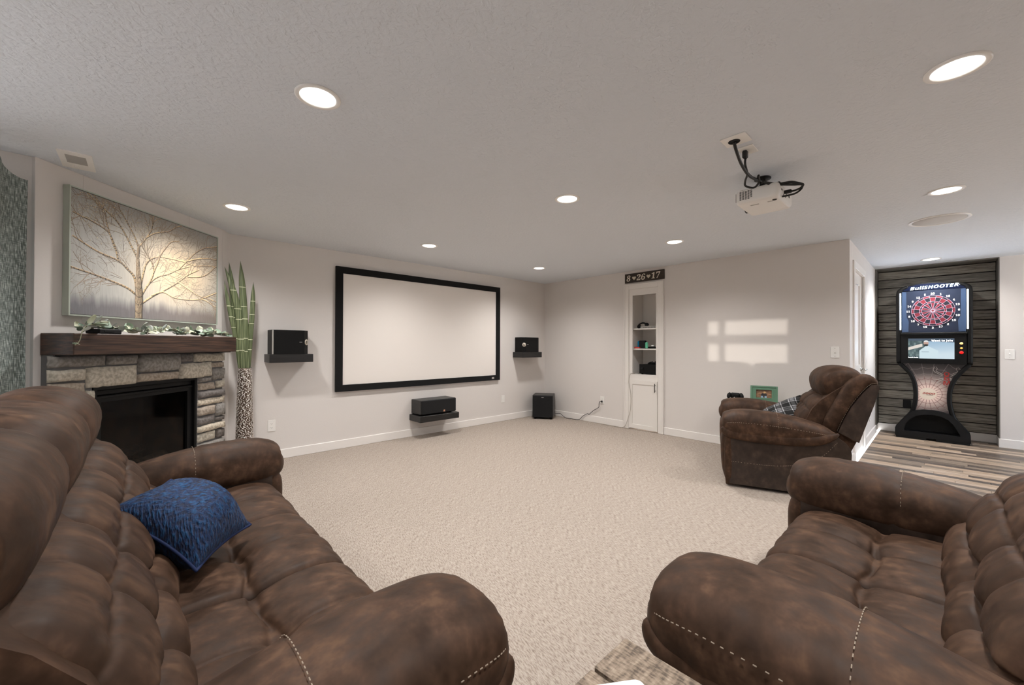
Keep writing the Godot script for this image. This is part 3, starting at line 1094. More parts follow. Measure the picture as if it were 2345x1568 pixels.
func fireplace() -> void:
	var turn := atan2(0.697, -0.717)
	var o := thing("fireplace", "corner fireplace with grey and tan split stone around a black firebox", "fireplace", F0, turn)
	# from here everything is in the wall's own frame: x along it, z into the room
	var st := S()
	box2(st, Vector3(0.02, 0.0, -0.01), Vector3(0.25, 1.215, 0.078))
	box2(st, Vector3(1.125, 0.0, -0.01), Vector3(1.44, 1.215, 0.078))
	box2(st, Vector3(0.25, 0.99, -0.01), Vector3(1.125, 1.215, 0.078))
	box2(st, Vector3(0.25, 0.0, -0.01), Vector3(1.125, 0.2, 0.078))
	part(o, "mortar", st, M.mortar)
	var rows := [
		[0.01, 1.131, 0.326, 1.207, 1], [0.338, 1.136, 0.556, 1.205, 1], [0.566, 1.067, 0.932, 1.207, 1], [0.944, 1.130, 1.071, 1.205, 2], [1.087, 1.123, 1.45, 1.205, 0],
		[0.01, 1.044, 0.190, 1.121, 0], [0.203, 0.983, 0.553, 1.128, 0], [0.562, 0.992, 0.924, 1.057, 3], [0.936, 0.985, 1.273, 1.120, 0], [1.290, 1.063, 1.45, 1.113, 3],
		[1.288, 0.948, 1.45, 1.053, 1], [1.137, 0.940, 1.276, 0.978, 1], [1.137, 0.862, 1.325, 0.930, 3], [1.345, 0.868, 1.45, 0.938, 0], [1.137, 0.792, 1.45, 0.852, 2],
		[1.137, 0.722, 1.45, 0.782, 4], [1.137, 0.630, 1.330, 0.712, 3], [1.345, 0.600, 1.45, 0.712, 1], [1.137, 0.548, 1.333, 0.618, 2], [1.347, 0.552, 1.45, 0.590, 5],
		[1.137, 0.478, 1.45, 0.538, 4], [1.137, 0.390, 1.340, 0.468, 0], [1.352, 0.385, 1.45, 0.466, 5], [1.137, 0.300, 1.45, 0.376, 1], [1.137, 0.205, 1.30, 0.288, 0], [1.315, 0.205, 1.45, 0.288, 3], [1.137, 0.10, 1.45, 0.195, 2], [1.137, 0.01, 1.45, 0.09, 4],
		[0.01, 0.955, 0.190, 1.032, 3], [0.203, 0.90, 0.245, 0.972, 0], [0.01, 0.86, 0.19, 0.945, 1], [0.203, 0.80, 0.245, 0.89, 4], [0.01, 0.75, 0.245, 0.79, 2], [0.01, 0.80, 0.19, 0.85, 0], [0.01, 0.64, 0.14, 0.74, 3], [0.152, 0.64, 0.245, 0.74, 1], [0.01, 0.53, 0.245, 0.63, 0], [0.01, 0.41, 0.15, 0.52, 4], [0.162, 0.41, 0.245, 0.52, 3], [0.01, 0.30, 0.245, 0.40, 1], [0.01, 0.17, 0.245, 0.29, 0], [0.01, 0.02, 0.245, 0.16, 2],
		[0.255, 0.11, 0.55, 0.192, 0], [0.56, 0.11, 0.82, 0.192, 1], [0.83, 0.11, 1.125, 0.192, 3], [0.255, 0.01, 0.70, 0.10, 4], [0.71, 0.01, 1.125, 0.10, 2],
	]
	for i in rows.size():
		var r = rows[i]
		part(o, "stone", stone_mesh(r[2] - r[0], r[3] - r[1], 0.048 + 0.008 * (i % 3), i), M["stone_%d" % r[4]], Vector3((r[0] + r[2]) / 2, (r[1] + r[3]) / 2, 0.05))
	# firebox
	st = S()
	ring_extr(st, rect(0.25, 0.20, 1.125, 0.99), rect(0.275, 0.22, 1.10, 0.965), 0.02, 0.085)
	ring_extr(st, rect(0.275, 0.22, 1.10, 0.90), rect(0.325, 0.27, 1.05, 0.875), 0.03, 0.062)
	part(o, "firebox_frame", st, M.black_satin)
	st = S()
	box2(st, Vector3(0.275, 0.925, 0.03), Vector3(1.10, 0.962, 0.055), 0.004)
	box2(st, Vector3(0.275, 0.90, 0.03), Vector3(1.10, 0.92, 0.068), 0.004)
	part(o, "louver", st, M.black_satin)
	st = S()
	box2(st, Vector3(0.32, 0.265, 0.04), Vector3(1.055, 0.88, 0.044), 0.0005)
	part(o, "glass_door", st, M.fire_glass)
	st = S()
	box2(st, Vector3(0.26, 0.21, -0.40), Vector3(1.115, 0.985, -0.38))
	box2(st, Vector3(0.26, 0.21, -0.38), Vector3(0.28, 0.985, 0.02))
	box2(st, Vector3(1.095, 0.21, -0.38), Vector3(1.115, 0.985, 0.02))
	box2(st, Vector3(0.26, 0.965, -0.38), Vector3(1.115, 0.985, 0.02))
	box2(st, Vector3(0.26, 0.21, -0.38), Vector3(1.115, 0.25, 0.02))
	part(o, "firebrick_lining", st, M.fire_brick)
	var logs := [[Vector3(0.42, 0.31, -0.12), Vector3(0.98, 0.33, -0.08), 0.05], [Vector3(0.45, 0.33, -0.26), Vector3(0.95, 0.31, -0.28), 0.055], [Vector3(0.50, 0.39, -0.22), Vector3(0.72, 0.45, -0.10), 0.04], [Vector3(0.92, 0.39, -0.24), Vector3(0.70, 0.44, -0.12), 0.04]]
	for L in logs:
		st = S()
		var pts := []
		for k in 9:
			var t := k / 8.0
			pts.append(L[0].lerp(L[1], t) + Vector3(0, 0.012 * sin(t * 7.0), 0.01 * cos(t * 5.0)))
		tube(st, pts, L[2], 10, L[2] * 0.8)
		part(o, "log", st, M.log)
	# mantel
	var mt := thing("mantel_shelf", "thick dark brown wooden mantel beam above the stone", "mantel", F0, turn)
	st = S()
	cbox(st, Vector3(0.724, 1.284, 0.11), Vector3(1.424, 0.138, 0.216), 0.004)
	part(mt, "beam", st, M.mantel)
	st = S()
	box2(st, Vector3(0.03, 1.207, 0.004), Vector3(1.42, 1.2145, 0.175), 0.001)
	part(mt, "bottom_cleat", st, M.black_matte)
	# small black box on the mantel
	var bx := thing("media_box", "small flat black electronics box on the mantel's left end", "electronics", F0, turn)
	st = S()
	cbox(st, Vector3(0.27, 1.371, 0.135), Vector3(0.155, 0.034, 0.10), 0.006)
	part(bx, "case", st, M.black_plastic)
	st = S()
	box2(st, Vector3(0.225, 1.366, 0.184), Vector3(0.29, 1.376, 0.1865), 0.0008)
	part(bx, "front_window", st, M.black_satin)
	garland(turn)
	painting(turn)
	vase()

func leaf_mesh(r: float, bend: float, sd: int) -> ArrayMesh:
	var st := S()
	var rows := []
	for i in 6:
		var row := PackedVector3Array()
		var t := i / 5.0
		var w := r * 0.92 * sqrt(maxf(sin(PI * clampf(t * 0.97 + 0.02, 0.0, 1.0)), 0.0)) * (1.0 - 0.15 * t)
		for j in 5:
			var s := j / 2.0 - 1.0
			row.append(Vector3(s * w, bend * r * (t * t + 0.5 * s * s) + 0.001, t * r * 2.0))
		rows.append(row)
	grid(st, rows, Vector3(0, -1, r))
	rows.reverse()
	var low := []
	for q in rows:
		var w2 := PackedVector3Array()
		for p in q: w2.append(p - Vector3(0, 0.0008, 0))
		low.append(w2)
	grid(st, low, Vector3(0, 1, r))
	return done(st)

func garland(turn: float) -> void:
	var o := thing("eucalyptus_garland", "garland of pale green artificial eucalyptus leaves along the mantel", "garland", F0, turn)
	var r := RandomNumberGenerator.new()
	r.seed = 31
	var variants := []
	for i in 5:
		variants.append(leaf_mesh([0.020, 0.023, 0.026, 0.018, 0.028][i], [0.5, -0.3, 0.7, 0.2, -0.6][i], i))
	var mats := [M.leaf_pale, M.leaf_green, M.leaf_gray, M.leaf_dark]
	var strands := [
		[Vector3(0.33, 1.372, 0.09), Vector3(0.24, 1.400, 0.15), Vector3(0.15, 1.412, 0.18), Vector3(0.09, 1.395, 0.20), Vector3(0.05, 1.352, 0.225), Vector3(0.03, 1.305, 0.235), Vector3(0.0, 1.277, 0.24)],
		[Vector3(0.16, 1.36, 0.10), Vector3(0.22, 1.40, 0.11), Vector3(0.30, 1.41, 0.11), Vector3(0.38, 1.39, 0.12)],
		[Vector3(0.36, 1.363, 0.13), Vector3(0.46, 1.385, 0.11), Vector3(0.58, 1.375, 0.13), Vector3(0.70, 1.372, 0.12)],
		[Vector3(0.60, 1.362, 0.12), Vector3(0.72, 1.39, 0.11), Vector3(0.82, 1.395, 0.10), Vector3(0.93, 1.375, 0.13)],
		[Vector3(0.85, 1.362, 0.13), Vector3(0.98, 1.38, 0.11), Vector3(1.10, 1.385, 0.12), Vector3(1.20, 1.372, 0.13)],
		[Vector3(1.12, 1.362, 0.12), Vector3(1.22, 1.38, 0.12), Vector3(1.32, 1.372, 0.13), Vector3(1.42, 1.367, 0.15)],
	]
	for s in strands.size():
		var pts := smooth_path(strands[s], 18)
		var st := S()
		tube(st, pts, 0.0032, 6, 0.0018)
		part(o, "stem", st, M.stem)
		var dens := 2 if s > 1 else 1
		for k in range(1, pts.size()):
			if s == 0 and (k > 11 and k < 17): continue
			for q in dens:
				var lf := part(o, "leaf", variants[r.randi() % 5], mats[[0, 0, 1, 2, 2, 3, 1, 0][r.randi() % 8]])
				var yaw := r.randf() * TAU
				var pitch := r.randf_range(-1.0, 0.15)
				if pts[k].y < 1.372: pitch = r.randf_range(-0.9, -0.1)
				var sc := r.randf_range(0.8, 1.25)
				if s == 0 and k >= 17: sc = 0.5
				lf.transform = Transform3D(Basis.from_euler(Vector3(pitch, yaw, r.randf_range(-0.7, 0.7))).scaled(Vector3.ONE * sc), pts[k] + Vector3(r.randf_range(-0.02, 0.02), 0.002, r.randf_range(-0.02, 0.02)))
				var lo: float = lf.position.y - 0.02
				if lo < 1.356 and s > 0: lf.position.y += 0.006
	for e in [[0.14, 1.425, 0.16, 0.0], [0.195, 1.423, 0.14, 1.4], [0.27, 1.405, 0.10, 2.6], [0.55, 1.40, 0.12, 0.4]]:
		var lf := part(o, "leaf", variants[4], mats[2] if e[3] > 0.2 else mats[0])
		lf.transform = Transform3D(Basis.from_euler(Vector3(-1.35, 0.2 + e[3] * 0.2, 0.1)).scaled(Vector3.ONE * 1.25), Vector3(e[0], e[1] - 0.01, e[2]))

func brush(im: Image, a: Vector2, b: Vector2, r0: float, r1: float, c: Color, hi: Image, hv: float) -> void:
	var n := int(a.distance_to(b) * 1.2) + 1
	var W := im.get_width()
	var H := im.get_height()
	for k in n + 1:
		var t := float(k) / n
		var p := a.lerp(b, t)
		var r := lerpf(r0, r1, t)
		var ri := int(ceil(r))
		for dy in range(-ri, ri + 1):
			for dx in range(-ri, ri + 1):
				if dx * dx + dy * dy > r * r + 0.3: continue
				var x := int(p.x) + dx
				var y := int(p.y) + dy
				if x < 0 or y < 0 or x >= W or y >= H: continue
				var sh := 1.0 + 0.28 * (-(dx + dy) / maxf(r, 1.0)) * 0.6 + 0.12 * sin(x * 1.7 + y * 0.9)
				im.set_pixel(x, y, Color(c.r * sh, c.g * sh, c.b * sh))
				hi.set_pixel(x, y, Color(hv, hv, hv))

func twig(im: Image, hi: Image, p: Vector2, ang: float, L: float, w: float, depth: int, r: RandomNumberGenerator, c: Color) -> void:
	var q := p
	var seg := 5
	for i in seg:
		ang += r.randf_range(-0.2, 0.2)
		var nx := q + Vector2(cos(ang), sin(ang)) * (L / seg)
		var w0 := lerpf(w, w * 0.55, float(i) / seg)
		brush(im, q, nx, maxf(w0, 0.5), maxf(w0 * 0.9, 0.5), c, hi, 0.75 if w > 2.0 else 0.65)
		q = nx
		if depth > 0 and i > 0 and r.randf() < 0.75:
			twig(im, hi, q, ang + (1 if r.randf() < 0.5 else -1) * r.randf_range(0.35, 0.9), L * r.randf_range(0.5, 0.75), w0 * 0.55, depth - 1, r, c.lerp(Color(0.45, 0.42, 0.38), 0.15))

func painting(turn: float) -> void:
	var W := 1024
	var H := 684
	var im := Image.create(W, H, false, Image.FORMAT_RGB8)
	var hi := Image.create(W, H, false, Image.FORMAT_L8)
	hi.fill(Color(0.4, 0.4, 0.4))
	var f := noise(201, 0.01, 4)
	for y in H:
		for x in W:
			var u := float(x) / W
			var v := float(y) / H
			var warm := exp(-pow((u - 0.66) / 0.30, 2.0) - pow((v - 0.50) / 0.34, 2.0))
			var c := lin(188, 188, 183).lerp(lin(238, 210, 172), warm)
			c = c.lerp(lin(118, 118, 118), clampf((0.2 - v) / 0.2, 0.0, 1.0) * 0.45)
			var low := clampf((v - 0.82 + 0.06 * f.get_noise_2d(x * 1.4, 3.0) + 0.02 * f.get_noise_2d(x * 14.0, y * 0.8)) / 0.10, 0.0, 1.0)
			c = c.lerp(lin(112, 110, 116).lerp(lin(130, 118, 112), u), low * 0.85)
			c *= 1.0 + 0.05 * f.get_noise_2d(x * 9.0, y * 0.7)
			im.set_pixel(x, y, c)
	var r := RandomNumberGenerator.new()
	r.seed = 77
	var bark := lin(196, 172, 142)
	var gold := lin(224, 194, 150)
	var gray := lin(122, 112, 102)
	var P := func(a: float, b: float) -> Vector2: return Vector2(a * W, b * H)
	# fine twigs first, behind
	for k in 120:
		var a := r.randf()
		var p := Vector2(r.randf_range(0.02, 0.98) * W, r.randf_range(0.02, 0.68) * H)
		var dirv := p - Vector2(0.37 * W, 0.75 * H)
		twig(im, hi, p, dirv.angle() + r.randf_range(-0.5, 0.5), r.randf_range(60, 120), 1.2, 1, r, gray.lerp(bark, a * 0.6))
	var limbs := [
		[[0.36, 0.78], [0.345, 0.627], [0.30, 0.56], [0.246, 0.501], [0.13, 0.46], [0.009, 0.379], 9.0, 4.0],
		[[0.35, 0.775], [0.30, 0.73], [0.22, 0.695], [0.12, 0.66], [0.013, 0.631], [-0.02, 0.62], 8.0, 3.5],
		[[0.246, 0.501], [0.225, 0.38], [0.185, 0.27], [0.10, 0.22], [0.05, 0.205], [0.008, 0.189], 6.0, 2.5],
		[[0.225, 0.40], [0.20, 0.30], [0.175, 0.18], [0.17, 0.124], [0.13, 0.06], [0.08, 0.0], 5.0, 3.0],
		[[0.362, 0.44], [0.33, 0.36], [0.28, 0.24], [0.23, 0.15], [0.16, 0.08], [0.11, 0.0], 7.0, 3.0],
		[[0.372, 0.34], [0.34, 0.24], [0.30, 0.15], [0.27, 0.08], [0.25, 0.04], [0.24, 0.0], 5.0, 2.0],
		[[0.369, 0.34], [0.42, 0.23], [0.45, 0.15], [0.46, 0.09], [0.465, 0.044], [0.47, 0.0], 5.0, 2.5],
		[[0.42, 0.23], [0.47, 0.17], [0.53, 0.13], [0.58, 0.10], [0.63, 0.04], [0.68, 0.0], 4.0, 2.0],
		[[0.385, 0.70], [0.40, 0.58], [0.429, 0.453], [0.50, 0.385], [0.60, 0.37], [0.72, 0.36], 7.0, 4.0],
		[[0.60, 0.37], [0.70, 0.37], [0.80, 0.385], [0.88, 0.36], [0.94, 0.345], [1.0, 0.338], 5.0, 4.0],
		[[0.395, 0.77], [0.44, 0.66], [0.50, 0.58], [0.58, 0.53], [0.66, 0.46], [0.76, 0.40], 7.0, 3.0],
		[[0.66, 0.46], [0.74, 0.33], [0.80, 0.24], [0.88, 0.16], [0.94, 0.13], [1.0, 0.10], 4.5, 3.0],
		[[0.44, 0.66], [0.47, 0.55], [0.46, 0.46], [0.42, 0.38], [0.40, 0.34], [0.385, 0.31], 6.0, 2.5],
		[[0.47, 0.55], [0.50, 0.44], [0.52, 0.36], [0.56, 0.27], [0.60, 0.2], [0.66, 0.17], 4.5, 2.0],
		[[0.398, 0.85], [0.47, 0.77], [0.56, 0.69], [0.65, 0.60], [0.737, 0.496], [0.83, 0.42], 7.5, 4.0],
		[[0.737, 0.52], [0.82, 0.50], [0.88, 0.47], [0.93, 0.42], [0.97, 0.36], [1.0, 0.33], 5.0, 4.0],
		[[0.46, 0.77], [0.54, 0.72], [0.62, 0.76], [0.72, 0.765], [0.84, 0.74], [1.0, 0.64], 6.0, 4.5],
		[[0.66, 0.60], [0.74, 0.65], [0.82, 0.70], [0.90, 0.72], [0.95, 0.73], [1.0, 0.746], 4.5, 3.5],
		[[0.84, 0.74], [0.89, 0.745], [0.93, 0.77], [0.96, 0.79], [0.98, 0.80], [1.0, 0.81], 4.0, 3.0],
		[[0.72, 0.36], [0.82, 0.30], [0.90, 0.27], [0.95, 0.26], [0.98, 0.258], [1.0, 0.256], 4.5, 4.0],
	]
	for L in limbs:
		var pts := []
		for k in 6: pts.append(P.call(L[k][0], L[k][1]))
		var sp := smooth_path(pts, 20)
		for k in 20:
			var t := k / 20.0
			var w: float = lerpf(L[6], L[7], t)
			var c := bark.lerp(gold, clampf(0.5 + 0.5 * sin(t * 9.0), 0.0, 1.0))
			brush(im, sp[k] + Vector2(1, 2), sp[k + 1] + Vector2(1, 2), w * 0.95, w * 0.9, gray * 0.72, hi, 0.55)
			brush(im, sp[k], sp[k + 1], w * 0.72, w * 0.68, c, hi, 0.92)
			if k > 5 and r.randf() < 0.55:
				var d: Vector2 = sp[k + 1] - sp[k]
				twig(im, hi, sp[k], d.angle() + (1 if r.randf() < 0.5 else -1) * r.randf_range(0.4, 1.0), r.randf_range(60, 130), 2.0, 2, r, gray.lerp(bark, 0.5))
	var trunk := [[0.372, 1.0, 24.0], [0.373, 0.92, 24.0], [0.374, 0.84, 26.0], [0.374, 0.77, 25.0], [0.371, 0.70, 21.0], [0.368, 0.60, 16.0], [0.364, 0.50, 12.0], [0.363, 0.43, 10.0], [0.369, 0.34, 8.0]]
	for k in trunk.size() - 1:
		var a: Vector2 = P.call(trunk[k][0], trunk[k][1])
		var b: Vector2 = P.call(trunk[k + 1][0], trunk[k + 1][1])
		brush(im, a + Vector2(2, 0), b + Vector2(2, 0), trunk[k][2] * 1.05, trunk[k + 1][2] * 1.05, gray * 0.8, hi, 0.6)
		brush(im, a, b, trunk[k][2] * 0.86, trunk[k + 1][2] * 0.86, lin(170, 150, 126), hi, 0.9)
	for k in 420:
		var t := r.randf_range(0.42, 1.0)
		var hw := lerpf(8.0, 20.0, clampf((t - 0.42) / 0.4, 0.0, 1.0))
		var p := Vector2(0.371 * W + r.randf_range(-hw, hw), t * H)
		brush(im, p, p + Vector2(r.randf_range(-2, 2), r.randf_range(4, 14)), 0.8, 0.8, [lin(206, 186, 158), lin(120, 104, 86), lin(190, 176, 150)][k % 3], hi, 0.8 + 0.2 * (k % 2))
	for k in 260:
		var p := Vector2(r.randf_range(0.03, 0.5) * W, (0.16 + 0.10 * r.randfn()) * H)
		if p.y < 4: continue
		brush(im, p, p + Vector2(r.randf_range(-4, 4), r.randf_range(-4, 4)), 1.3, 1.0, lin(224, 204, 164), hi, 1.0)
	var o := thing("tree_painting", "framed painting of a bare gold tree above the mantel", "painting", F0, turn)
	var st := S()
	ring_extr(st, rect(0.13, 1.472, 1.414, 2.329), rect(0.139, 1.481, 1.405, 2.320), 0.002, 0.046)
	part(o, "frame", st, mat("art_frame", lin(190, 198, 186), 0.35, 0.3))
	st = S()
	ring_extr(st, rect(0.139, 1.481, 1.405, 2.320), rect(0.1425, 1.4845, 1.4015, 2.3165), 0.002, 0.038)
	part(o, "shadow_gap", st, M.black_matte)
	st = S()
	uvquad(st, Vector3(0.1425, 1.4845, 0.042), Vector3(1.259, 0, 0), Vector3(0, 0.832, 0), Vector3.BACK)
	box2(st, Vector3(0.1425, 1.4845, 0.01), Vector3(1.4015, 2.3165, 0.0415), 0.0005)
	var m := mat("canvas", Color.WHITE, 0.42)
	m.albedo_texture = ImageTexture.create_from_image(im)
	m.heightmap_enabled = true
	m.heightmap_texture = ImageTexture.create_from_image(hi)
	m.heightmap_scale = 0.35
	part(o, "canvas", st, m)

func vase() -> void:
	var at := Vector3(-4.85, 0, -0.79)
	var o := thing("floor_vase", "tall narrow floor vase covered in silver and bronze sequins", "vase", at)
	var prof := [Vector2(0.0, 0.0), Vector2(0.072, 0.0), Vector2(0.076, 0.02), Vector2(0.077, 0.2), Vector2(0.074, 0.5), Vector2(0.066, 0.8), Vector2(0.060, 1.0), Vector2(0.060, 1.045), Vector2(0.055, 1.045), Vector2(0.053, 0.9), Vector2(0.0, 0.85)]
	var st := S()
	lathe(st, prof, Vector3.ZERO, 32)
	part(o, "body", st, M.vase_body)
	var mm := MultiMesh.new()
	mm.transform_format = MultiMesh.TRANSFORM_3D
	var bead := SphereMesh.new()
	bead.radius = 0.0042
	bead.height = 0.0084
	bead.radial_segments = 8
	bead.rings = 4
	mm.mesh = bead
	var n := 3600
	mm.instance_count = n
	var r := RandomNumberGenerator.new()
	r.seed = 5
	for i in n:
		var y := 0.02 + 1.02 * (i + r.randf()) / n
		var rad := 0.077
		for k in range(2, 7):
			if y >= prof[k].y and y <= prof[k + 1].y:
				rad = lerpf(prof[k].x, prof[k + 1].x, (y - prof[k].y) / (prof[k + 1].y - prof[k].y))
		var th := i * 2.39996 + r.randf_range(-0.3, 0.3)
		var d := Vector3(cos(th), 0, sin(th))
		var b := Basis(d.cross(Vector3.UP), Vector3.UP, d) * Basis.from_euler(Vector3(r.randf_range(-0.4, 0.4), r.randf_range(-0.4, 0.4), 0)) * Basis.from_scale(Vector3(1, 1, 0.5))
		mm.set_instance_transform(i, Transform3D(b, d * rad + Vector3(0, y, 0)))
	var mi := MultiMeshInstance3D.new()
	mi.name = "sequins"
	mi.multimesh = mm
	mi.material_override = M.sequin
	meta(mi, "shiny sequins", "", "", "stuff")
	o.add_child(mi, true)
	# reeds standing in it
	var blades := [
		[Vector3(0.0, 0.9, 0.005), Vector3(0.0, 1.3, 0.0), Vector3(0.0, 1.75, 0.02), Vector3(0.0, 2.128, 0.045), 0.030],
		[Vector3(0.01, 0.9, 0.02), Vector3(0.01, 1.3, 0.035), Vector3(0.012, 1.72, 0.08), Vector3(0.012, 2.05, 0.176), 0.028],
		[Vector3(-0.015, 0.9, 0.02), Vector3(-0.015, 1.3, 0.05), Vector3(-0.015, 1.75, 0.10), Vector3(-0.015, 2.105, 0.138), 0.026],
		[Vector3(0.0, 0.9, 0.03), Vector3(0.01, 1.3, 0.075), Vector3(0.012, 1.6, 0.13), Vector3(0.012, 1.91, 0.18), 0.018],
		[Vector3(0.0, 0.9, -0.025), Vector3(0.0, 1.3, -0.042), Vector3(0.0, 1.65, -0.062), Vector3(0.0, 1.925, -0.068), 0.022],
		[Vector3(-0.02, 0.9, -0.01), Vector3(-0.02, 1.3, -0.03), Vector3(-0.02, 1.55, -0.058), Vector3(-0.02, 1.80, -0.075), 0.02],
	]
	var pl := thing("artificial_reeds", "bundle of tall green jointed artificial reeds standing in the sequined vase", "artificial plant", at)
	for b in blades:
		st = S()
		var path := [b[0], b[1], b[2], b[3]]
		var w: float = b[4]
		roll(st, path, [w * 0.6, w * 0.95, w * 1.1, w * 1.12, w * 0.92, w * 0.05], [w * 0.5, w * 0.6, w * 0.6, w * 0.6, w * 0.5, w * 0.04], Vector3(0.15, 0, 1).normalized(), 36, 14, 1.0)
		var bl := part(pl, "blade", st, M.reed)
		for k in 6:
			var t := 0.14 + 0.12 * k + 0.02 * sin(k * 3.0 + w * 200.0)
			if t > 0.85: continue
			var c: Vector3 = catmull(path, t)
			var ww: float = catmull([w * 0.6, w * 0.95, w * 1.1, w * 1.12, w * 0.92, w * 0.05], t)
			var wb: float = catmull([w * 0.5, w * 0.6, w * 0.6, w * 0.6, w * 0.5, w * 0.04], t)
			st = S()
			roll(st, [c - Vector3(0, 0.0025, 0), c + Vector3(0, 0.0025, 0)], [ww * 1.03, ww * 1.03], [wb * 1.05, wb * 1.05], Vector3(0.15, 0, 1).normalized(), 2, 14, 1.0)
			part(bl, "node_ring", st, M.reed_node)
# ------------------------------------------------------------------ screen, shelves, speakers, outlets
func yz(x: float) -> Transform3D:
	# polygon x -> -z (to the right along the screen wall), polygon y -> up, extrusion -> +x
	return Transform3D(Basis(Vector3(0, 0, -1), Vector3.UP, Vector3.RIGHT), Vector3(x, 0, 0))

func screen_wall() -> void:
	# the projection screen: four frame bars round a white fabric
	var o := thing("projection_screen", "large white projection screen in a black velvet frame", "projection screen", Vector3(WX, 0, -3.08))
	var off := Vector3(-WX, 0, 3.08)
	var z0 := 1.751 
	var z1 := 4.414
	var y0 := 0.705
	var y1 := 2.248
	var w := 0.082
	var xf := yz(WX)
	var bars := [
		PackedVector2Array([Vector2(z0, y1), Vector2(z1, y1), Vector2(z1 - w, y1 - w), Vector2(z0 + w, y1 - w)]),
		PackedVector2Array([Vector2(z0, y0), Vector2(z1, y0), Vector2(z1 - w, y0 + w), Vector2(z0 + w, y0 + w)]),
		PackedVector2Array([Vector2(z0, y0), Vector2(z0 + w, y0 + w), Vector2(z0 + w, y1 - w), Vector2(z0, y1)]),
		PackedVector2Array([Vector2(z1, y0), Vector2(z1 - w, y0 + w), Vector2(z1 - w, y1 - w), Vector2(z1, y1)]),
	]
	for b in bars:
		var st := S()
		extr(st, b, 0.004, 0.042, xf)
		part(o, "frame_bar", st, M.black_velvet, off)
	var st := S()
	box2(st, Vector3(WX + 0.012, y0 + 0.07, -z1 + 0.07), Vector3(WX + 0.026, y1 - 0.07, -z0 - 0.07))
	part(o, "fabric", st, M.screen_white, off)
	st = S()
	box2(st, Vector3(WX + 0.042, 0.728, -4.285), Vector3(WX + 0.0435, 0.757, -4.235), 0.0005)
	part(o, "badge", st, M.badge, off)
	# floating shelves
	var sh := [
		["black floating shelf carrying the speaker left of the projection screen", 1.001, 1.431, 1.090, 1.178, 0.25],
		["black floating shelf carrying the speaker right of the screen, near the room corner", 4.745, 5.22, 1.073, 1.166, 0.25],
		["low wide black floating shelf under the screen, carrying the center speaker", 2.765, 3.40, 0.232, 0.316, 0.30],
	]
	for s in sh:
		st = S()
		box2(st, Vector3(WX, s[3], -s[2]), Vector3(WX + s[5], s[4], -s[1]), 0.003)
		for p in 1:
			var t := thing("floating_shelf", s[0], "shelf", Vector3(WX, s[3], -(s[1] + s[2]) / 2), 0.0, "black floating speaker shelves")
			part(t, "board", st, M.black_wood, -t.position)
	# left speaker: box with an angled corner that carries a tweeter
	speaker("black bookshelf speaker on the shelf left of the projection screen", -1.030, -1.392, 1.178, 1.442, 1.0)
	speaker("black bookshelf speaker on the shelf right of the screen, by the corner", -5.155, -4.79, 1.166, 1.420, -1.0)
	# center speaker
	o = thing("center_speaker", "wide black center speaker under the screen with orange square badge", "speaker", Vector3(WX, 0.316, -3.08))
	off = -o.position
	st = S()
	cbox(st, Vector3(WX + 0.13, 0.426, -3.08), Vector3(0.26, 0.195, 0.57), 0.006)
	part(o, "cabinet", st, M.black_wood, off)
	st = S()
	cbox(st, Vector3(WX + 0.268, 0.428, -3.08), Vector3(0.02, 0.188, 0.565), 0.009)
	part(o, "grille", st, M.grille, off)
	st = S()
	box2(st, Vector3(WX + 0.278, 0.345, -3.172), Vector3(WX + 0.2795, 0.371, -3.146), 0.0005)
	part(o, "badge", st, M.badge_orange, off)
	st = S()
	for z in [-2.86, -3.30]:
		for x in [0.05, 0.22]:
			lathe(st, [Vector2(0, 0.0), Vector2(0.016, 0.0), Vector2(0.016, 0.014), Vector2(0, 0.014)], Vector3(WX + x, 0.316, z), 14)
	part(o, "feet", st, M.black_plastic, off)
	# subwoofer
	o = thing("subwoofer", "black cube subwoofer on the carpet in the room corner", "subwoofer", Vector3(-4.80, 0, -5.26), deg_to_rad(36.0))
	st = S()
	cbox(st, Vector3(0, 0.222, -0.02), Vector3(0.355, 0.385, 0.36), 0.004)
	part(o, "cabinet", st, M.black_wood)
	st = S()
	cbox(st, Vector3(0, 0.22, 0.168), Vector3(0.345, 0.372, 0.02), 0.006)
	part(o, "grille", st, M.grille)
	st = S()
	box2(st, Vector3(-0.02, 0.374, 0.177), Vector3(0.02, 0.382, 0.1795), 0.0005)
	part(o, "badge", st, M.badge)
	for x in [-0.14, 0.14]:
		for z in [-0.15, 0.12]:
			st = S()
			lathe(st, [Vector2(0, 0), Vector2(0.02, 0), Vector2(0.022, 0.03), Vector2(0, 0.03)], Vector3(x, 0, z), 14)
			part(o, "foot", st, M.black_plastic)
	# outlets on the screen wall
	outlet("white duplex outlet low on the screen wall below the left speaker", Vector3(WX, 0.383, -1.077), PI / 2, 2)
	outlet("white cover plate low on the screen wall, right of the screen", Vector3(WX, 0.373, -4.517), PI / 2, 1)
	var ob := outlet("white outlet with a black plug, left of the built-in cabinet", Vector3(-3.777, 0.387, WZ), 0.0, 2)
	st = S()
	cbox(st, Vector3(0, -0.02, 0.018), Vector3(0.026, 0.03, 0.026), 0.006)
	var c := thing("power_cord", "black power cord running from the subwoofer to the wall outlet", "cord", Vector3(-3.777, 0, WZ))
	part(c, "plug", st, M.cable_black, Vector3(0, 0.387, 0))
	st = S()
	var W := func(x: float, y: float, d := 0.025) -> Vector3: return Vector3(x + 3.777, y, d)
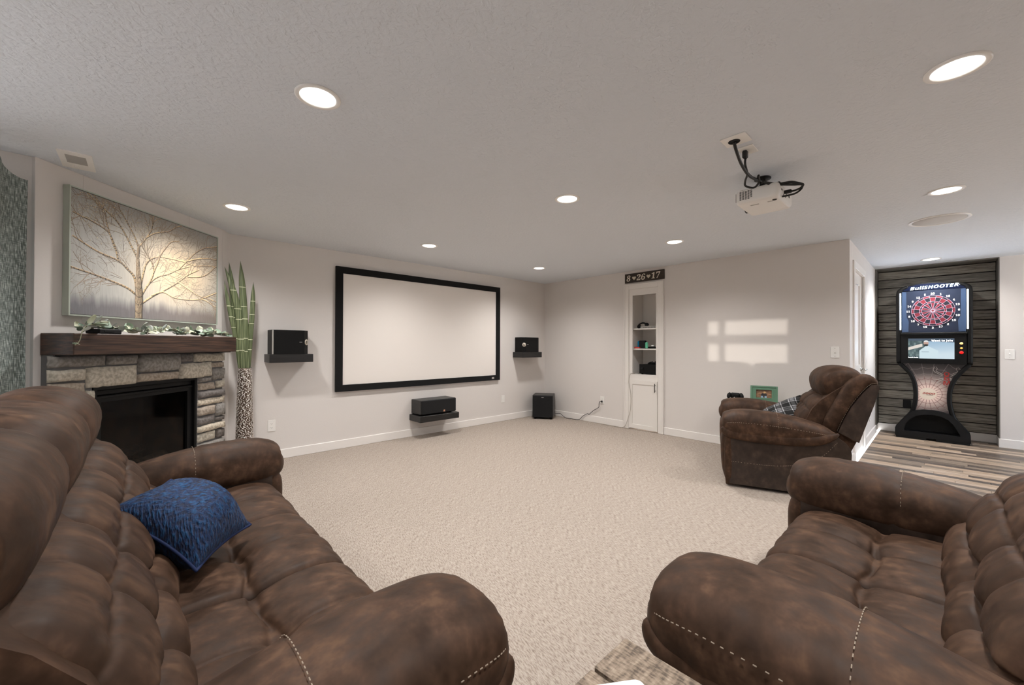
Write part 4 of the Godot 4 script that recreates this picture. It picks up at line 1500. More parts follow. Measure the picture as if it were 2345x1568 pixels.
	tube(st, smooth_path([W.call(-3.777, 0.367, 0.03), W.call(-3.81, 0.36, 0.03), W.call(-3.825, 0.32), W.call(-3.828, 0.275), W.call(-3.86, 0.245), W.call(-3.93, 0.205), W.call(-3.99, 0.155), W.call(-4.03, 0.12), W.call(-4.05, 0.135), W.call(-4.12, 0.10, 0.03), W.call(-4.16, 0.07, 0.035), W.call(-4.22, 0.015, 0.05), W.call(-4.36, 0.012, 0.08), W.call(-4.45, 0.012, 0.10), W.call(-4.53, 0.05, 0.11), W.call(-4.58, 0.08, 0.12), W.call(-4.66, 0.07, 0.16)], 90), 0.0045, 8)
	part(c, "cord", st, M.cable_black)

func speaker(label: String, za: float, zb: float, y0: float, y1: float, side: float) -> void:
	# za: the end away from the tweeter corner, zb: the tweeter end
	var o := thing("speaker", label, "speaker", Vector3(WX, y0, (za + zb) / 2), 0.0, "bookshelf speakers beside the screen")
	var off := -o.position
	var d := 0.225
	var st := S()
	var dz := signf(zb - za)
	# plan in (x, z): main front, then the angled facet
	var plan := [Vector2(0.012, za), Vector2(d, za), Vector2(d + 0.01, lerpf(za, zb, 0.10)), Vector2(d + 0.012, lerpf(za, zb, 0.86)), Vector2(d - 0.045, zb), Vector2(0.012, zb)]
	var pp := PackedVector2Array()
	for p in plan: pp.append(Vector2(WX + p.x, -p.y))
	extr(st, pp, y0, y1, Transform3D(Basis(Vector3.RIGHT, Vector3.FORWARD, Vector3.UP), Vector3.ZERO))
	part(o, "cabinet", st, M.black_satin, off)
	# facet frame
	var a := Vector3(WX + plan[3].x, 0, plan[3].y)
	var b := Vector3(WX + plan[4].x, 0, plan[4].y)
	if side < 0.0:
		a = Vector3(WX + d + 0.012, 0, lerpf(za, zb, 0.86))
	var n := Vector3(0.75, 0, dz * 0.66).normalized()
	var facet := (b - a).normalized()
	n = facet.cross(Vector3.UP)
	if n.x < 0.0: n = -n
	var c := (a + b) / 2 + Vector3(0, (y0 + y1) / 2, 0) + n * 0.001
	st = S()
	lathe(st, [Vector2(0.033, 0.0), Vector2(0.033, 0.006), Vector2(0.03, 0.007), Vector2(0.014, 0.002), Vector2(0.012, 0.006), Vector2(0.004, 0.009), Vector2(0.0, 0.009)], c, 28, n)
	var cone := part(o, "tweeter", st, M.paper_cone, off)
	st = S()
	lathe(st, [Vector2(0.0135, 0.002), Vector2(0.0125, 0.0075), Vector2(0.009, 0.0085), Vector2(0.0085, 0.006)], c, 24, n)
	part(cone, "dome_ring", st, M.black_satin)
	st = S()
	var bz := lerpf(za, zb, 0.76)
	box2(st, Vector3(WX + d + 0.0115, (y0 + y1) / 2 - 0.002, bz - 0.014), Vector3(WX + d + 0.0135, (y0 + y1) / 2 + 0.004, bz + 0.014), 0.0005)
	part(o, "badge", st, M.badge, off)
	st = S()
	box2(st, Vector3(WX + d - 0.003, y0 + 0.002, za - 0.002 * dz), Vector3(WX + d + 0.004, y1 - 0.002, za + 0.012 * dz), 0.0015)
	part(o, "edge_trim", st, M.gray_plastic if side > 0.0 else M.black_plastic, off)

func outlet(label: String, at: Vector3, turn: float, sockets: int) -> Node3D:
	var o := thing("outlet", label, "outlet", at, turn)
	var st := S()
	cbox(st, Vector3(0, 0, 0.003), Vector3(0.076, 0.125, 0.006), 0.0025)
	part(o, "cover_plate", st, M.plastic_white)
	for k in sockets:
		var y := 0.0 if sockets == 1 else 0.02 - 0.04 * k
		st = S()
		extr(st, rrect(-0.017, y - 0.0145, 0.017, y + 0.0145, 0.007), 0.006, 0.0078)
		var s := part(o, "receptacle", st, M.plastic_white)
		if sockets == 2:
			st = S()
			for x in [-0.0065, 0.0065]:
				box2(st, Vector3(x - 0.0012, y, 0.0072), Vector3(x + 0.0012, y + 0.008, 0.0082), 0.0002)
			lathe(st, [Vector2(0.0, 0.0082), Vector2(0.0024, 0.0082), Vector2(0.0024, 0.0072)], Vector3(0, y - 0.007, 0), 10, Vector3.BACK)
			part(s, "slots", st, M.slot)
	return o

func light_switch(label: String, at: Vector3, turn: float) -> void:
	var o := thing("light_switch", label, "light switch", at, turn)
	var st := S()
	cbox(st, Vector3(0, 0, 0.003), Vector3(0.079, 0.124, 0.006), 0.0025)
	part(o, "cover_plate", st, M.plastic_white)
	st = S()
	cbox(st, Vector3(0, 0.004, 0.010), Vector3(0.010, 0.022, 0.014), 0.002, Basis(Vector3.RIGHT, -0.5))
	part(o, "toggle", st, M.plastic_white)
	st = S()
	for y in [-0.042, 0.042]:
		lathe(st, [Vector2(0, 0.0072), Vector2(0.003, 0.007), Vector2(0.0035, 0.006)], Vector3(0, y, 0), 10, Vector3.BACK)
	part(o, "screws", st, M.gray_plastic)

# ------------------------------------------------------------------ built-in cabinet and what stands in it
func cabinet() -> void:
	var P := Vector3(-3.05, 0, WZ)
	var o := thing("builtin_cabinet", "tall narrow white built-in cabinet with open shelves above a door", "cabinet", P)
	var st := S()
	# casing: two legs and a head with a raised outer band
	for e in [[-3.372, -3.288], [-2.812, -2.724]]:
		st = S()
		box2(st, Vector3(e[0], 0.0, WZ), Vector3(e[1], 2.236, WZ + 0.018), 0.004)
		var outer: float = e[0] if e[0] < -3.0 else e[1] - 0.022
		box2(st, Vector3(outer, 0.0, WZ + 0.01), Vector3(outer + 0.022, 2.236, WZ + 0.027), 0.004)
		part(o, "casing", st, M.cabinet_white, -P)
	st = S()
	box2(st, Vector3(-3.2885, 2.152, WZ), Vector3(-2.8115, 2.236, WZ + 0.018), 0.004)
	box2(st, Vector3(-3.35, 2.214, WZ + 0.01), Vector3(-2.746, 2.236, WZ + 0.027), 0.004)
	part(o, "casing", st, M.cabinet_white, -P)
	# box behind the wall
	st = S()
	box2(st, Vector3(-3.296, 0.02, WZ - 0.42), Vector3(-3.276, 2.165, WZ - 0.002))
	box2(st, Vector3(-2.824, 0.02, WZ - 0.42), Vector3(-2.804, 2.165, WZ - 0.002))
	box2(st, Vector3(-3.276, 2.10, WZ - 0.42), Vector3(-2.824, 2.12, WZ - 0.002))
	box2(st, Vector3(-3.276, 0.02, WZ - 0.42), Vector3(-2.824, 2.12, WZ - 0.40))
	part(o, "carcass", st, M.cabinet_white, -P)
	# face frame
	st = S()
	ring_extr(st, rect(-3.2875, 0.02, -2.8125, 2.1515), rect(-3.231, 0.848, -2.846, 2.057), WZ - 0.02, WZ + 0.004)
	part(o, "face_frame", st, M.cabinet_white, -P)
	for y in [1.549, 1.240]:
		st = S()
		box2(st, Vector3(-3.275, y - 0.019, WZ - 0.40), Vector3(-2.825, y, WZ - 0.03), 0.002)
		part(o, "shelf", st, M.cabinet_white, -P)
	st = S()
	box2(st, Vector3(-3.275, 0.828, WZ - 0.40), Vector3(-2.825, 0.848, WZ - 0.02), 0.002)
	part(o, "shelf", st, M.cabinet_white, -P)
	# door
	st = S()
	ring_extr(st, rect(-3.282, 0.024, -2.818, 0.757), rect(-3.222, 0.084, -2.878, 0.697), WZ + 0.005, WZ + 0.024)
	box2(st, Vector3(-3.226, 0.08, WZ + 0.006), Vector3(-2.874, 0.70, WZ + 0.014))
	var d := part(o, "door", st, M.cabinet_white, -P)
	st = S()
	tube(st, [Vector3(-2.846, 0.598, WZ + 0.046), Vector3(-2.846, 0.662, WZ + 0.046), Vector3(-2.846, 0.726, WZ + 0.046)], 0.0055, 10)
	for y in [0.62, 0.704]:
		tube(st, [Vector3(-2.846, y, WZ + 0.02), Vector3(-2.846, y, WZ + 0.034), Vector3(-2.846, y, WZ + 0.048)], 0.0045, 8)
	part(d, "handle", st, M.dark_bronze)
	# date sign
	o = thing("date_sign", "dark wood date sign with cream numerals above the white cabinet", "sign", Vector3(-3.035, 2.327, WZ))
	st = S()
	cbox(st, Vector3(0, 0, 0.010), Vector3(0.640, 0.142, 0.018), 0.002)
	part(o, "board", st, M.sign_wood)
	var items := [["8", -0.252], ["h", -0.160], ["26", -0.045], ["h", 0.077], ["17", 0.190]]
	for e in items:
		if e[0] == "h":
			st = S()
			var hp := PackedVector2Array()
			for k in 28:
				var t := TAU * k / 28.0
				hp.append(Vector2(16.0 * pow(sin(t), 3.0), 13.0 * cos(t) - 5.0 * cos(2 * t) - 2.0 * cos(3 * t) - cos(4 * t)) * 0.00195)
			extr(st, hp, 0.0185, 0.0215)
			part(o, "heart", st, M.heart_cream, Vector3(e[1], -0.004, 0))
		else:
			part(o, "numeral", words(e[0], 0.090, 0.003, true, 0.14, true), M.sign_cream, Vector3(e[1], -0.002, 0.0195))
	# top shelf: black headset, flat gray console, white cable
	var o2 := thing("headset", "black curled headset on the cabinet's top shelf", "headset", Vector3(-3.13, 1.549, WZ - 0.13))
	st = S()
	tube(st, smooth_path([Vector3(-0.06, 0.02, 0.02), Vector3(-0.05, 0.055, 0.03), Vector3(0.0, 0.085, 0.02), Vector3(0.05, 0.075, 0.0), Vector3(0.075, 0.05, -0.01)], 20), 0.012, 8)
	part(o2, "band", st, M.black_plastic)
	for p in [Vector3(-0.05, 0.032, 0.02), Vector3(0.06, 0.06, -0.01)]:
		st = S()
		lathe(st, [Vector2(0, -0.018), Vector2(0.028, -0.016), Vector2(0.032, 0.0), Vector2(0.026, 0.016), Vector2(0, 0.018)], p, 18, Vector3(0.5, 0.3, 0.8).normalized())
		part(o2, "ear_cup", st, M.black_matte)
	o2 = thing("flat_console", "flat light gray console box lying on the cabinet's top shelf", "game console", Vector3(-2.99, 1.549, WZ - 0.16))
	st = S()
	cbox(st, Vector3(0, 0.018, 0), Vector3(0.30, 0.034, 0.17), 0.004)
	part(o2, "case", st, M.gray_plastic)
	st = S()
	for k in 8:
		box2(st, Vector3(-0.10 + 0.025 * k, 0.012, 0.0848), Vector3(-0.088 + 0.025 * k, 0.022, 0.0856), 0.0003)
	part(o2, "ports", st, M.slot)
	o2 = thing("coiled_cable", "loosely coiled pale cable on top of the flat gray console", "cable", Vector3(-2.885, 1.584, WZ - 0.14))
	st = S()
	var pts := []
	for k in 40:
		var t := k / 39.0
		pts.append(Vector3(0.032 * cos(t * 15.0), 0.008 + 0.03 * t + 0.008 * sin(t * 9.0), 0.03 * sin(t * 15.0)))
	tube(st, pts, 0.003, 6)
	part(o2, "coil", st, M.cable_gray)
	# middle shelf
	o2 = thing("game_dock", "black game dock with blue and mint green grips on the middle shelf", "game console", Vector3(-3.125, 1.24, WZ - 0.12))
	st = S()
	cbox(st, Vector3(0.0, 0.062, 0), Vector3(0.10, 0.124, 0.06), 0.008)
	part(o2, "dock", st, M.black_plastic)
	st = S()
	cbox(st, Vector3(-0.068, 0.06, 0.005), Vector3(0.034, 0.11, 0.03), 0.012)
	part(o2, "grip", st, M.blue_plastic)
	st = S()
	cbox(st, Vector3(0.072, 0.052, 0.015), Vector3(0.045, 0.095, 0.03), 0.012)
	part(o2, "grip", st, M.mint_plastic)
	o2 = thing("red_case", "small flat red case on the middle shelf under the blue grip", "case", Vector3(-3.195, 1.24, WZ - 0.062))
	st = S()
	cbox(st, Vector3(0.01, 0.012, 0), Vector3(0.085, 0.022, 0.045), 0.005)
	part(o2, "shell", st, M.red_plastic)
	o2 = thing("disc_player", "thin black disc player on the cabinet's middle shelf", "electronics", Vector3(-2.945, 1.24, WZ - 0.21))
	st = S()
	cbox(st, Vector3(0, 0.016, 0), Vector3(0.23, 0.028, 0.16), 0.003)
	part(o2, "case", st, M.black_satin)
	o2 = thing("small_puck", "small white rounded device on top of the thin black player", "electronics", Vector3(-2.985, 1.270, WZ - 0.17))
	st = S()
	lathe(st, [Vector2(0, 0), Vector2(0.026, 0), Vector2(0.03, 0.01), Vector2(0.026, 0.022), Vector2(0, 0.024)], Vector3.ZERO, 20)
	part(o2, "body", st, M.white_gloss)
	# bottom: receiver
	o2 = thing("av_receiver", "bulky black audio receiver at the bottom of the open cabinet", "receiver", Vector3(-2.995, 0.848, WZ - 0.20))
	st = S()
	cbox(st, Vector3(0, 0.082, -0.02), Vector3(0.30, 0.135, 0.30), 0.003)
	part(o2, "chassis", st, M.black_matte)
	st = S()
	cbox(st, Vector3(0, 0.082, 0.137), Vector3(0.305, 0.142, 0.016), 0.003)
	var fp := part(o2, "front_panel", st, M.black_satin)
	st = S()
	lathe(st, [Vector2(0, 0.166), Vector2(0.017, 0.165), Vector2(0.019, 0.145)], Vector3(-0.10, 0.09, 0), 20, Vector3.BACK)
	lathe(st, [Vector2(0, 0.162), Vector2(0.010, 0.161), Vector2(0.011, 0.145)], Vector3(0.10, 0.09, 0), 16, Vector3.BACK)
	part(fp, "knobs", st, M.black_plastic)
	for x in [-0.12, 0.12]:
		for z in [-0.14, 0.11]:
			st = S()
			lathe(st, [Vector2(0, 0), Vector2(0.016, 0), Vector2(0.016, 0.016), Vector2(0, 0.016)], Vector3(x, 0, z), 12)
			part(o2, "foot", st, M.black_plastic)
	o2 = thing("black_gamepad", "black gamepad lying on top of the receiver", "game controller", Vector3(-2.95, 1.0, WZ - 0.14))
	gamepad(o2, 0.9)
	o2 = thing("wall_cables", "two thin gray cables running down the cabinet's back", "cable", Vector3(-2.93, 1.0, WZ - 0.38))
	for k in 2:
		st = S()
		tube(st, smooth_path([Vector3(0.05 + 0.02 * k, 0.52, -0.01), Vector3(0.04 + 0.03 * k, 0.38, 0.0), Vector3(0.01 + 0.01 * k, 0.22, 0.02), Vector3(0.045, 0.12, 0.02), Vector3(-0.01 + 0.03 * k, 0.0, 0.03)], 24), 0.003, 6)
		part(o2, "cable", st, M.cable_gray)
	# pale cable hanging out of the cabinet down to the carpet
	o2 = thing("hanging_cable", "thin pale cable hanging from the cabinet down to the carpet", "cable", Vector3(-3.25, 0, WZ))
	st = S()
	var C := func(x: float, y: float, dd := 0.035) -> Vector3: return Vector3(x + 3.25, y, dd)
	tube(st, smooth_path([C.call(-3.19, 0.856, 0.0), C.call(-3.225, 0.858, 0.02), C.call(-3.25, 0.84), C.call(-3.272, 0.74), C.call(-3.262, 0.66), C.call(-3.24, 0.55), C.call(-3.236, 0.42), C.call(-3.25, 0.28), C.call(-3.28, 0.18), C.call(-3.315, 0.08), C.call(-3.35, 0.025), C.call(-3.41, 0.006, 0.05), C.call(-3.52, 0.006, 0.06), C.call(-3.62, 0.006, 0.05), C.call(-3.80, 0.006, 0.045)], 70), 0.0035, 8)
	part(o2, "cable", st, M.cable_gray)
	light_switch("white light switch on the cabinet wall, above the recliner", Vector3(-0.776, 1.219, WZ), 0.0)

func gamepad(o: Node3D, k: float) -> void:
	var st := S()
	cbox(st, Vector3(0, 0.022, 0) * k, Vector3(0.10, 0.034, 0.062) * k, 0.014 * k)
	part(o, "body", st, M.black_plastic)
	for s in [-1.0, 1.0]:
		st = S()
		roll(st, [Vector3(s * 0.045, 0.024, -0.02) * k, Vector3(s * 0.058, 0.024, 0.01) * k, Vector3(s * 0.068, 0.018, 0.04) * k, Vector3(s * 0.072, 0.014, 0.062) * k], [0.02 * k, 0.022 * k, 0.017 * k, 0.010 * k], [0.02 * k, 0.021 * k, 0.016 * k, 0.01 * k], Vector3(1, 0, 0), 12, 14, 1.0)
		part(o, "grip", st, M.black_plastic)
		st = S()
		lathe(st, [Vector2(0.006, 0.034), Vector2(0.006, 0.046), Vector2(0.011, 0.049), Vector2(0.010, 0.053), Vector2(0, 0.052)].map(func(v): return v * k), Vector3(s * 0.026, 0.002, 0.008) * k, 14)
		part(o, "thumbstick", st, M.black_satin)

# ------------------------------------------------------------------ hall wall with its door, dart alcove
func hall_and_alcove() -> void:
	var st := S()
	box2(st, Vector3(HX - 0.12, 0, -5.855), Vector3(HX, CH, WZ - 0.12))
	box2(st, Vector3(HX - 0.12, 0, -9.1), Vector3(HX, CH, -6.70))
	box2(st, Vector3(HX - 0.12, 2.175, -6.70), Vector3(HX, CH, -5.855))
	struct("wall_hall", st, M.wall)
	# casing and door
	st = S()
	box2(st, Vector3(HX - 0.01, 0, -5.855), Vector3(HX + 0.018, 2.245, -5.775), 0.004)
	box2(st, Vector3(HX - 0.01, 0, -6.785), Vector3(HX + 0.018, 2.245, -6.70), 0.004)
	box2(st, Vector3(HX - 0.01, 2.165, -6.70), Vector3(HX + 0.018, 2.245, -5.855), 0.004)
	struct("trim_1", st, M.trim)
	st = S()
	var xf := Transform3D(Basis(Vector3(0, 0, -1), Vector3.UP, Vector3.RIGHT), Vector3.ZERO)
	box2(st, Vector3(HX - 0.06, 0.012, -6.695), Vector3(HX - 0.034, 2.165, -5.86))
	ring_extr(st, rect(5.86, 1.0, 6.695, 2.165), rect(5.98, 1.06, 6.575, 2.04), HX - 0.036, HX - 0.022, xf)
	ring_extr(st, rect(5.86, 0.012, 6.695, 1.0), rect(5.98, 0.24, 6.575, 0.93), HX - 0.036, HX - 0.022, xf)
	var d := struct("door_1", st, M.trim)
	for y in [0.25, 1.10, 1.93]:
		st = S()
		tube(st, [Vector3(HX - 0.010, y - 0.05, -5.868), Vector3(HX - 0.010, y, -5.868), Vector3(HX - 0.010, y + 0.05, -5.868)], 0.007, 10)
		part(d, "hinge", st, M.chrome)
	st = S()
	tube(st, [Vector3(HX - 0.012, 1.985, -5.872), Vector3(HX + 0.012, 1.987, -5.93), Vector3(HX + 0.02, 1.988, -6.0)], 0.004, 8)
	part(d, "hinge_stop", st, M.chrome)
	st = S()
	lathe(st, [Vector2(0.0, 0.012), Vector2(0.024, 0.011), Vector2(0.027, 0.0)], Vector3(HX - 0.022, 1.0, -6.635), 20, Vector3.RIGHT)
	tube(st, [Vector3(HX - 0.022, 1.0, -6.635), Vector3(HX + 0.01, 1.0, -6.635), Vector3(HX + 0.035, 1.0, -6.633)], 0.009, 10)
	tube(st, smooth_path([Vector3(HX + 0.034, 1.0, -6.64), Vector3(HX + 0.038, 1.0, -6.60), Vector3(HX + 0.036, 0.998, -6.55), Vector3(HX + 0.03, 0.99, -6.52)], 10), 0.008, 10)
	part(d, "lever_handle", st, M.chrome)
	st = S()
	box2(st, Vector3(HX - 0.01, 0, -8.062), Vector3(HX + 0.014, 0.112, -6.785), 0.004)
	box2(st, Vector3(HX - 0.01, 0, -5.775), Vector3(HX + 0.014, 0.112, WZ + 0.013), 0.004)
	struct("baseboard_hall", st, M.trim)
	outlet("white outlet low on the hall wall beside the dart alcove", Vector3(HX, 0.32, -7.35), PI / 2, 2)
	# alcove: back wall, gray lining, boards
	st = S()
	box2(st, Vector3(HX, 0, DB - 0.3), Vector3(0.535, CH, DB - 0.016))
	var bw := struct("wall_alcove", st, M.dark_base)
	var y := 0.118
	var k := 0
	var r := RandomNumberGenerator.new()
	r.seed = 3
	while y < CH - 0.03:
		var h := minf(0.1285, CH - 0.012 - y)
		st = S()
		cbox(st, Vector3(0, h / 2 - 0.003, 0), Vector3(1.160, h - 0.011, 0.016), 0.0035)
		part(bw, "board", st, M["shiplap_%d" % (r.randi() % 3)], Vector3(-0.058, y, DB - 0.008 + 0.0015 * (r.randf() - 0.5)))
		y += 0.1285
		k += 1
	st = S()
	box2(st, Vector3(HX, 0.11, DB - 0.01), Vector3(HX + 0.012, CH, DZ))
	box2(st, Vector3(0.525, 0.11, DB - 0.01), Vector3(0.5355, CH, DZ - 0.001))
	box2(st, Vector3(HX + 0.012, CH - 0.012, DB - 0.01), Vector3(0.525, CH - 0.0005, DZ))
	struct("trim_2", st, M.alcove_paint)
	st = S()
	box2(st, Vector3(HX + 0.001, 0, DB - 0.01), Vector3(0.534, 0.112, DB + 0.012), 0.004)
	struct("baseboard_alcove", st, M.trim)
	# wall right of the alcove, rounded corner at its end
	st = S()
	var plan := PackedVector2Array([Vector2(0.5355, 9.1), Vector2(0.5355, -DZ), Vector2(0.722, -DZ), Vector2(0.738, -DZ + 0.006), Vector2(0.744, -DZ + 0.022), Vector2(0.744, 9.1)])
	extr(st, plan, 0, CH, Transform3D(Basis(Vector3.RIGHT, Vector3.FORWARD, Vector3.UP), Vector3.ZERO))
	struct("wall_pier", st, M.wall)
	st = S()
	box2(st, Vector3(0.522, 0, DZ - 0.25), Vector3(0.536, 0.112, DZ + 0.0), 0.004)
	box2(st, Vector3(0.522, 0, DZ - 0.01), Vector3(0.735, 0.112, DZ + 0.014), 0.004)
	cbox(st, Vector3(0.748, 0.056, DZ - 0.006), Vector3(0.045, 0.112, 0.014), 0.003, Basis(Vector3.UP, PI / 4))
	box2(st, Vector3(0.744, 0, -9.1), Vector3(0.758, 0.112, DZ - 0.018), 0.004)
	struct("baseboard_pier", st, M.trim)
	st = S()
	box2(st, Vector3(0.744, 0, -9.25), Vector3(3.35, CH, -9.1))
	struct("wall_far", st, M.wall)
	light_switch("white light switch on the wall right of the dart machine", Vector3(0.612, 1.193, DZ), 0.0)
	# black wall box beside the machine's leg
	var o := thing("black_outlet", "black outlet box on the shiplap boards beside the dart machine's waist", "outlet", Vector3(-0.325, 0.43, DB))
	st = S()
	cbox(st, Vector3(0, 0, 0.012), Vector3(0.085, 0.125, 0.022), 0.004)
	part(o, "cover", st, M.black_plastic)
# ------------------------------------------------------------------ electronic dart machine
func pv(a: Array) -> PackedVector2Array:
	var p := PackedVector2Array()
	for i in range(0, a.size(), 2): p.append(Vector2(a[i], a[i + 1]))
	return p

func inset(p: PackedVector2Array, c: Vector2, kx: float, ky: float) -> PackedVector2Array:
	var r := PackedVector2Array()
	for v in p: r.append(c + (v - c) * Vector2(kx, ky))
	return r

func dart_machine() -> void:
	var P := Vector3(-0.055, 0, -8.10)
	var o := thing("dart_machine", "tall black electronic dart machine with lit board in the alcove", "dart machine", P)
	var f := -7.90          # front plane
	var off := -P
	var st := S()
	# upper cabinet
	var out := pv([-0.412, 1.045, 0.302, 1.045, 0.305, 2.00, 0.296, 2.058, 0.268, 2.095, 0.231, 2.118, 0.129, 2.152, -0.055, 2.175, -0.209, 2.168, -0.324, 2.140, -0.378, 2.105, -0.405, 2.06, -0.414, 2.0])
	extr(st, out, f - 0.30, f - 0.03, Transform3D.IDENTITY)
	part(o, "cabinet", st, M.black_satin, off)
	# side rims standing proud of the face
	for s in [-1.0, 1.0]:
		st = S()
		var x := -0.388 if s < 0 else 0.276
		var path := [Vector3(x, 1.07, f - 0.02), Vector3(x, 1.4, f - 0.02), Vector3(x, 1.8, f - 0.02), Vector3(x, 2.02, f - 0.02), Vector3(x - s * 0.02, 2.085, f - 0.02), Vector3(x - s * 0.09, 2.125, f - 0.02)]
		roll(st, path, [0.026, 0.026, 0.026, 0.026, 0.024, 0.014], [0.028, 0.028, 0.028, 0.028, 0.026, 0.014], Vector3(0, 0, 1), 40, 16, 0.8)
		part(o, "side_rim", st, M.black_satin, off)
		# lit strips
		st = S()
		var lx := -0.371 if s < 0 else 0.259
		box2(st, Vector3(lx - 0.008, 1.520, f + 0.004), Vector3(lx + 0.008, 2.040, f + 0.011), 0.003)
		part(o, "light_strip", st, M.strip_light if M.has("strip_light") else glow("strip_light", Color(0.86, 0.93, 1.0), 3.0), off)
		var al := AreaLight3D.new()
		al.name = "strip_glow"
		al.area_size = Vector2(0.016, 0.52)
		al.position = Vector3(lx, 1.78, f + 0.015) + off
		al.rotation_degrees = Vector3(0, 180, 0)
		al.light_energy = 0.10
		al.area_range = 6.0
		al.area_attenuation = 2.0
		al.light_color = Color(0.82, 0.9, 1.0)
		al.shadow_enabled = true
		o.add_child(al)
	# marquee with the name
	st = S()
	var mq := pv([-0.355, 2.072, 0.243, 2.062, 0.225, 2.095, 0.129, 2.132, -0.055, 2.154, -0.209, 2.148, -0.31, 2.122, -0.345, 2.095])
	extr(st, mq, f - 0.04, f - 0.012)
	var mqm := mat("marquee", lin(10, 20, 46), 0.25)
	part(o, "marquee", st, mqm, off)
	var lm := glow("sign_letters", Color(0.86, 0.95, 1.0), 1.6)
	var nm := part(o, "lettering", words("BullSHOOTER", 0.036, 0.004, true, 0.22), lm, off + Vector3(-0.045, 2.102, f - 0.010))
	nm.rotation.z = 0.035
	var tmw: float = nm.mesh.get_aabb().size.x
	nm.scale = Vector3(0.455 / tmw, 1.15, 1.0)
	st = S()
	lathe(st, [Vector2(0, 0.002), Vector2(0.006, 0.002), Vector2(0.006, 0.0)], Vector3(0.19, 2.112, f - 0.011), 12, Vector3.BACK)
	part(o, "registered_mark", st, lm, off)
	# board face
	st = S()
	box2(st, Vector3(-0.360, 1.480, f - 0.04), Vector3(0.248, 2.062, f - 0.016), 0.002)
	part(o, "face_panel", st, mat("face_navy", lin(34, 42, 60), 0.35), off)
	for s in [-1.0, 1.0]:
		st = S()
		var x0 := -0.355 if s < 0 else 0.243
		extr(st, pv([x0, 1.488, x0 - s * 0.062, 1.488, x0 - s * 0.068, 1.64, x0 - s * 0.045, 1.70, x0 - s * 0.042, 2.05, x0, 2.055]), f - 0.018, f - 0.008)
		part(o, "face_wing", st, mat("face_blue", lin(60, 78, 106), 0.35), off)
	# dartboard: a printed disc of segments with raised wires
	var bc := Vector3(-0.055, 1.777, f - 0.012)
	var R := 0.205
	st = S()
	var rows := []
	for i in 2:
		pass
	var im := Image.create(512, 512, false, Image.FORMAT_RGB8)
	for y in 512:
		for x in 512:
			var dx := (x - 255.5) / 255.5
			var dy := (255.5 - y) / 255.5
			var rr := sqrt(dx * dx + dy * dy)
			var seg := int(floor((atan2(dx, dy) / TAU * 20.0) + 0.5 + 20.0)) % 20
			var even := seg % 2 == 0
			var c := lin(20, 22, 34)
			if rr < 0.055: c = lin(112, 26, 40)
			elif rr < 0.10: c = lin(150, 140, 150)
			elif rr > 0.52 and rr < 0.62: c = lin(112, 28, 42) if not even else lin(20, 22, 34)
			elif rr > 0.90: c = lin(112, 28, 42) if not even else lin(20, 22, 34)
			elif even: c = lin(112, 28, 42)
			im.set_pixel(x, y, c)
	var bm := mat("dart_segments", Color.WHITE, 0.5)
	bm.albedo_texture = ImageTexture.create_from_image(im)
	uvquad(st, Vector3(-R, -R, 0.0), Vector3(2 * R, 0, 0), Vector3(0, 2 * R, 0), Vector3.BACK)
	st = S()
	# disc with texture coordinates
	st.set_smooth_group(-1)
	for k in 64:
		var a0 := TAU * k / 64.0
		var a1 := TAU * (k + 1) / 64.0
		var v := [Vector3.ZERO, Vector3(cos(a1), sin(a1), 0) * R, Vector3(cos(a0), sin(a0), 0) * R]
		for q in v:
			st.set_uv(Vector2(0.5 + q.x / R * 0.5, 0.5 - q.y / R * 0.5))
			st.add_vertex(q + Vector3(0, 0, 0.004))
		quad(st, v[1], v[2], v[2] + Vector3(0, 0, 0.004), v[1] + Vector3(0, 0, 0.004), v[1])
	var bd := part(o, "dartboard", st, bm, off + bc)
	var wm := glow("wire_lilac", Color(0.75, 0.66, 0.74), 0.2)
	st = S()
	for k in 20:
		var a := TAU * (k + 0.5) / 20.0
		var d := Vector3(sin(a), cos(a), 0)
		var n := Vector3(cos(a), -sin(a), 0)
		cbox(st, d * (R * 0.55), Vector3(0.0024, R * 0.90, 0.004), 0.0008, Basis(n, d, n.cross(d)))
	for e in [0.10, 0.52, 0.62, 0.885, 1.0]:
		var ring := []
		for k in 49:
			ring.append(Vector3(cos(TAU * k / 48.0), sin(TAU * k / 48.0), 0) * R * e)
		tube(st, ring, 0.0017, 6)
	var wr := part(bd, "segment_divider", st, wm, Vector3(0, 0, 0.005))
	var nums := [20, 1, 18, 4, 13, 6, 10, 15, 2, 17, 3, 19, 7, 16, 8, 11, 14, 9, 12, 5]
	var num_m := glow("number_white", Color(1, 0.98, 0.96), 0.7)
	for k in 20:
		var a := TAU * k / 20.0
		part(o, "number", words(str(nums[k]), 0.026, 0.002, true, 0.0, true), num_m, off + bc + Vector3(sin(a) * R * 1.165, cos(a) * R * 1.135, 0.0))
	# ledge and console
	st = S()
	box2(st, Vector3(-0.366, 1.452, f - 0.03), Vector3(0.254, 1.478, f + 0.022), 0.005)
	part(o, "ledge", st, M.black_satin, off)
	st = S()
	ring_extr(st, rect(-0.366, 1.052, 0.250, 1.448), rect(-0.294, 1.122, 0.142, 1.398), f - 0.03, f + 0.008)
	part(o, "console_bezel", st, M.black_satin, off)
	st = S()
	uvquad(st, Vector3(-0.296, 1.120, f - 0.002), Vector3(0.44, 0, 0), Vector3(0, 0.28, 0), Vector3.BACK)
	var scm := mat("screen_picture", Color(0.03, 0.03, 0.03), 0.2)
	scm.emission_enabled = true
	scm.emission = Color.BLACK
	scm.emission_energy_multiplier = 0.62
	scm.emission_texture = ImageTexture.create_from_image(screen_image())
	var sc := part(o, "screen", st, scm, off)
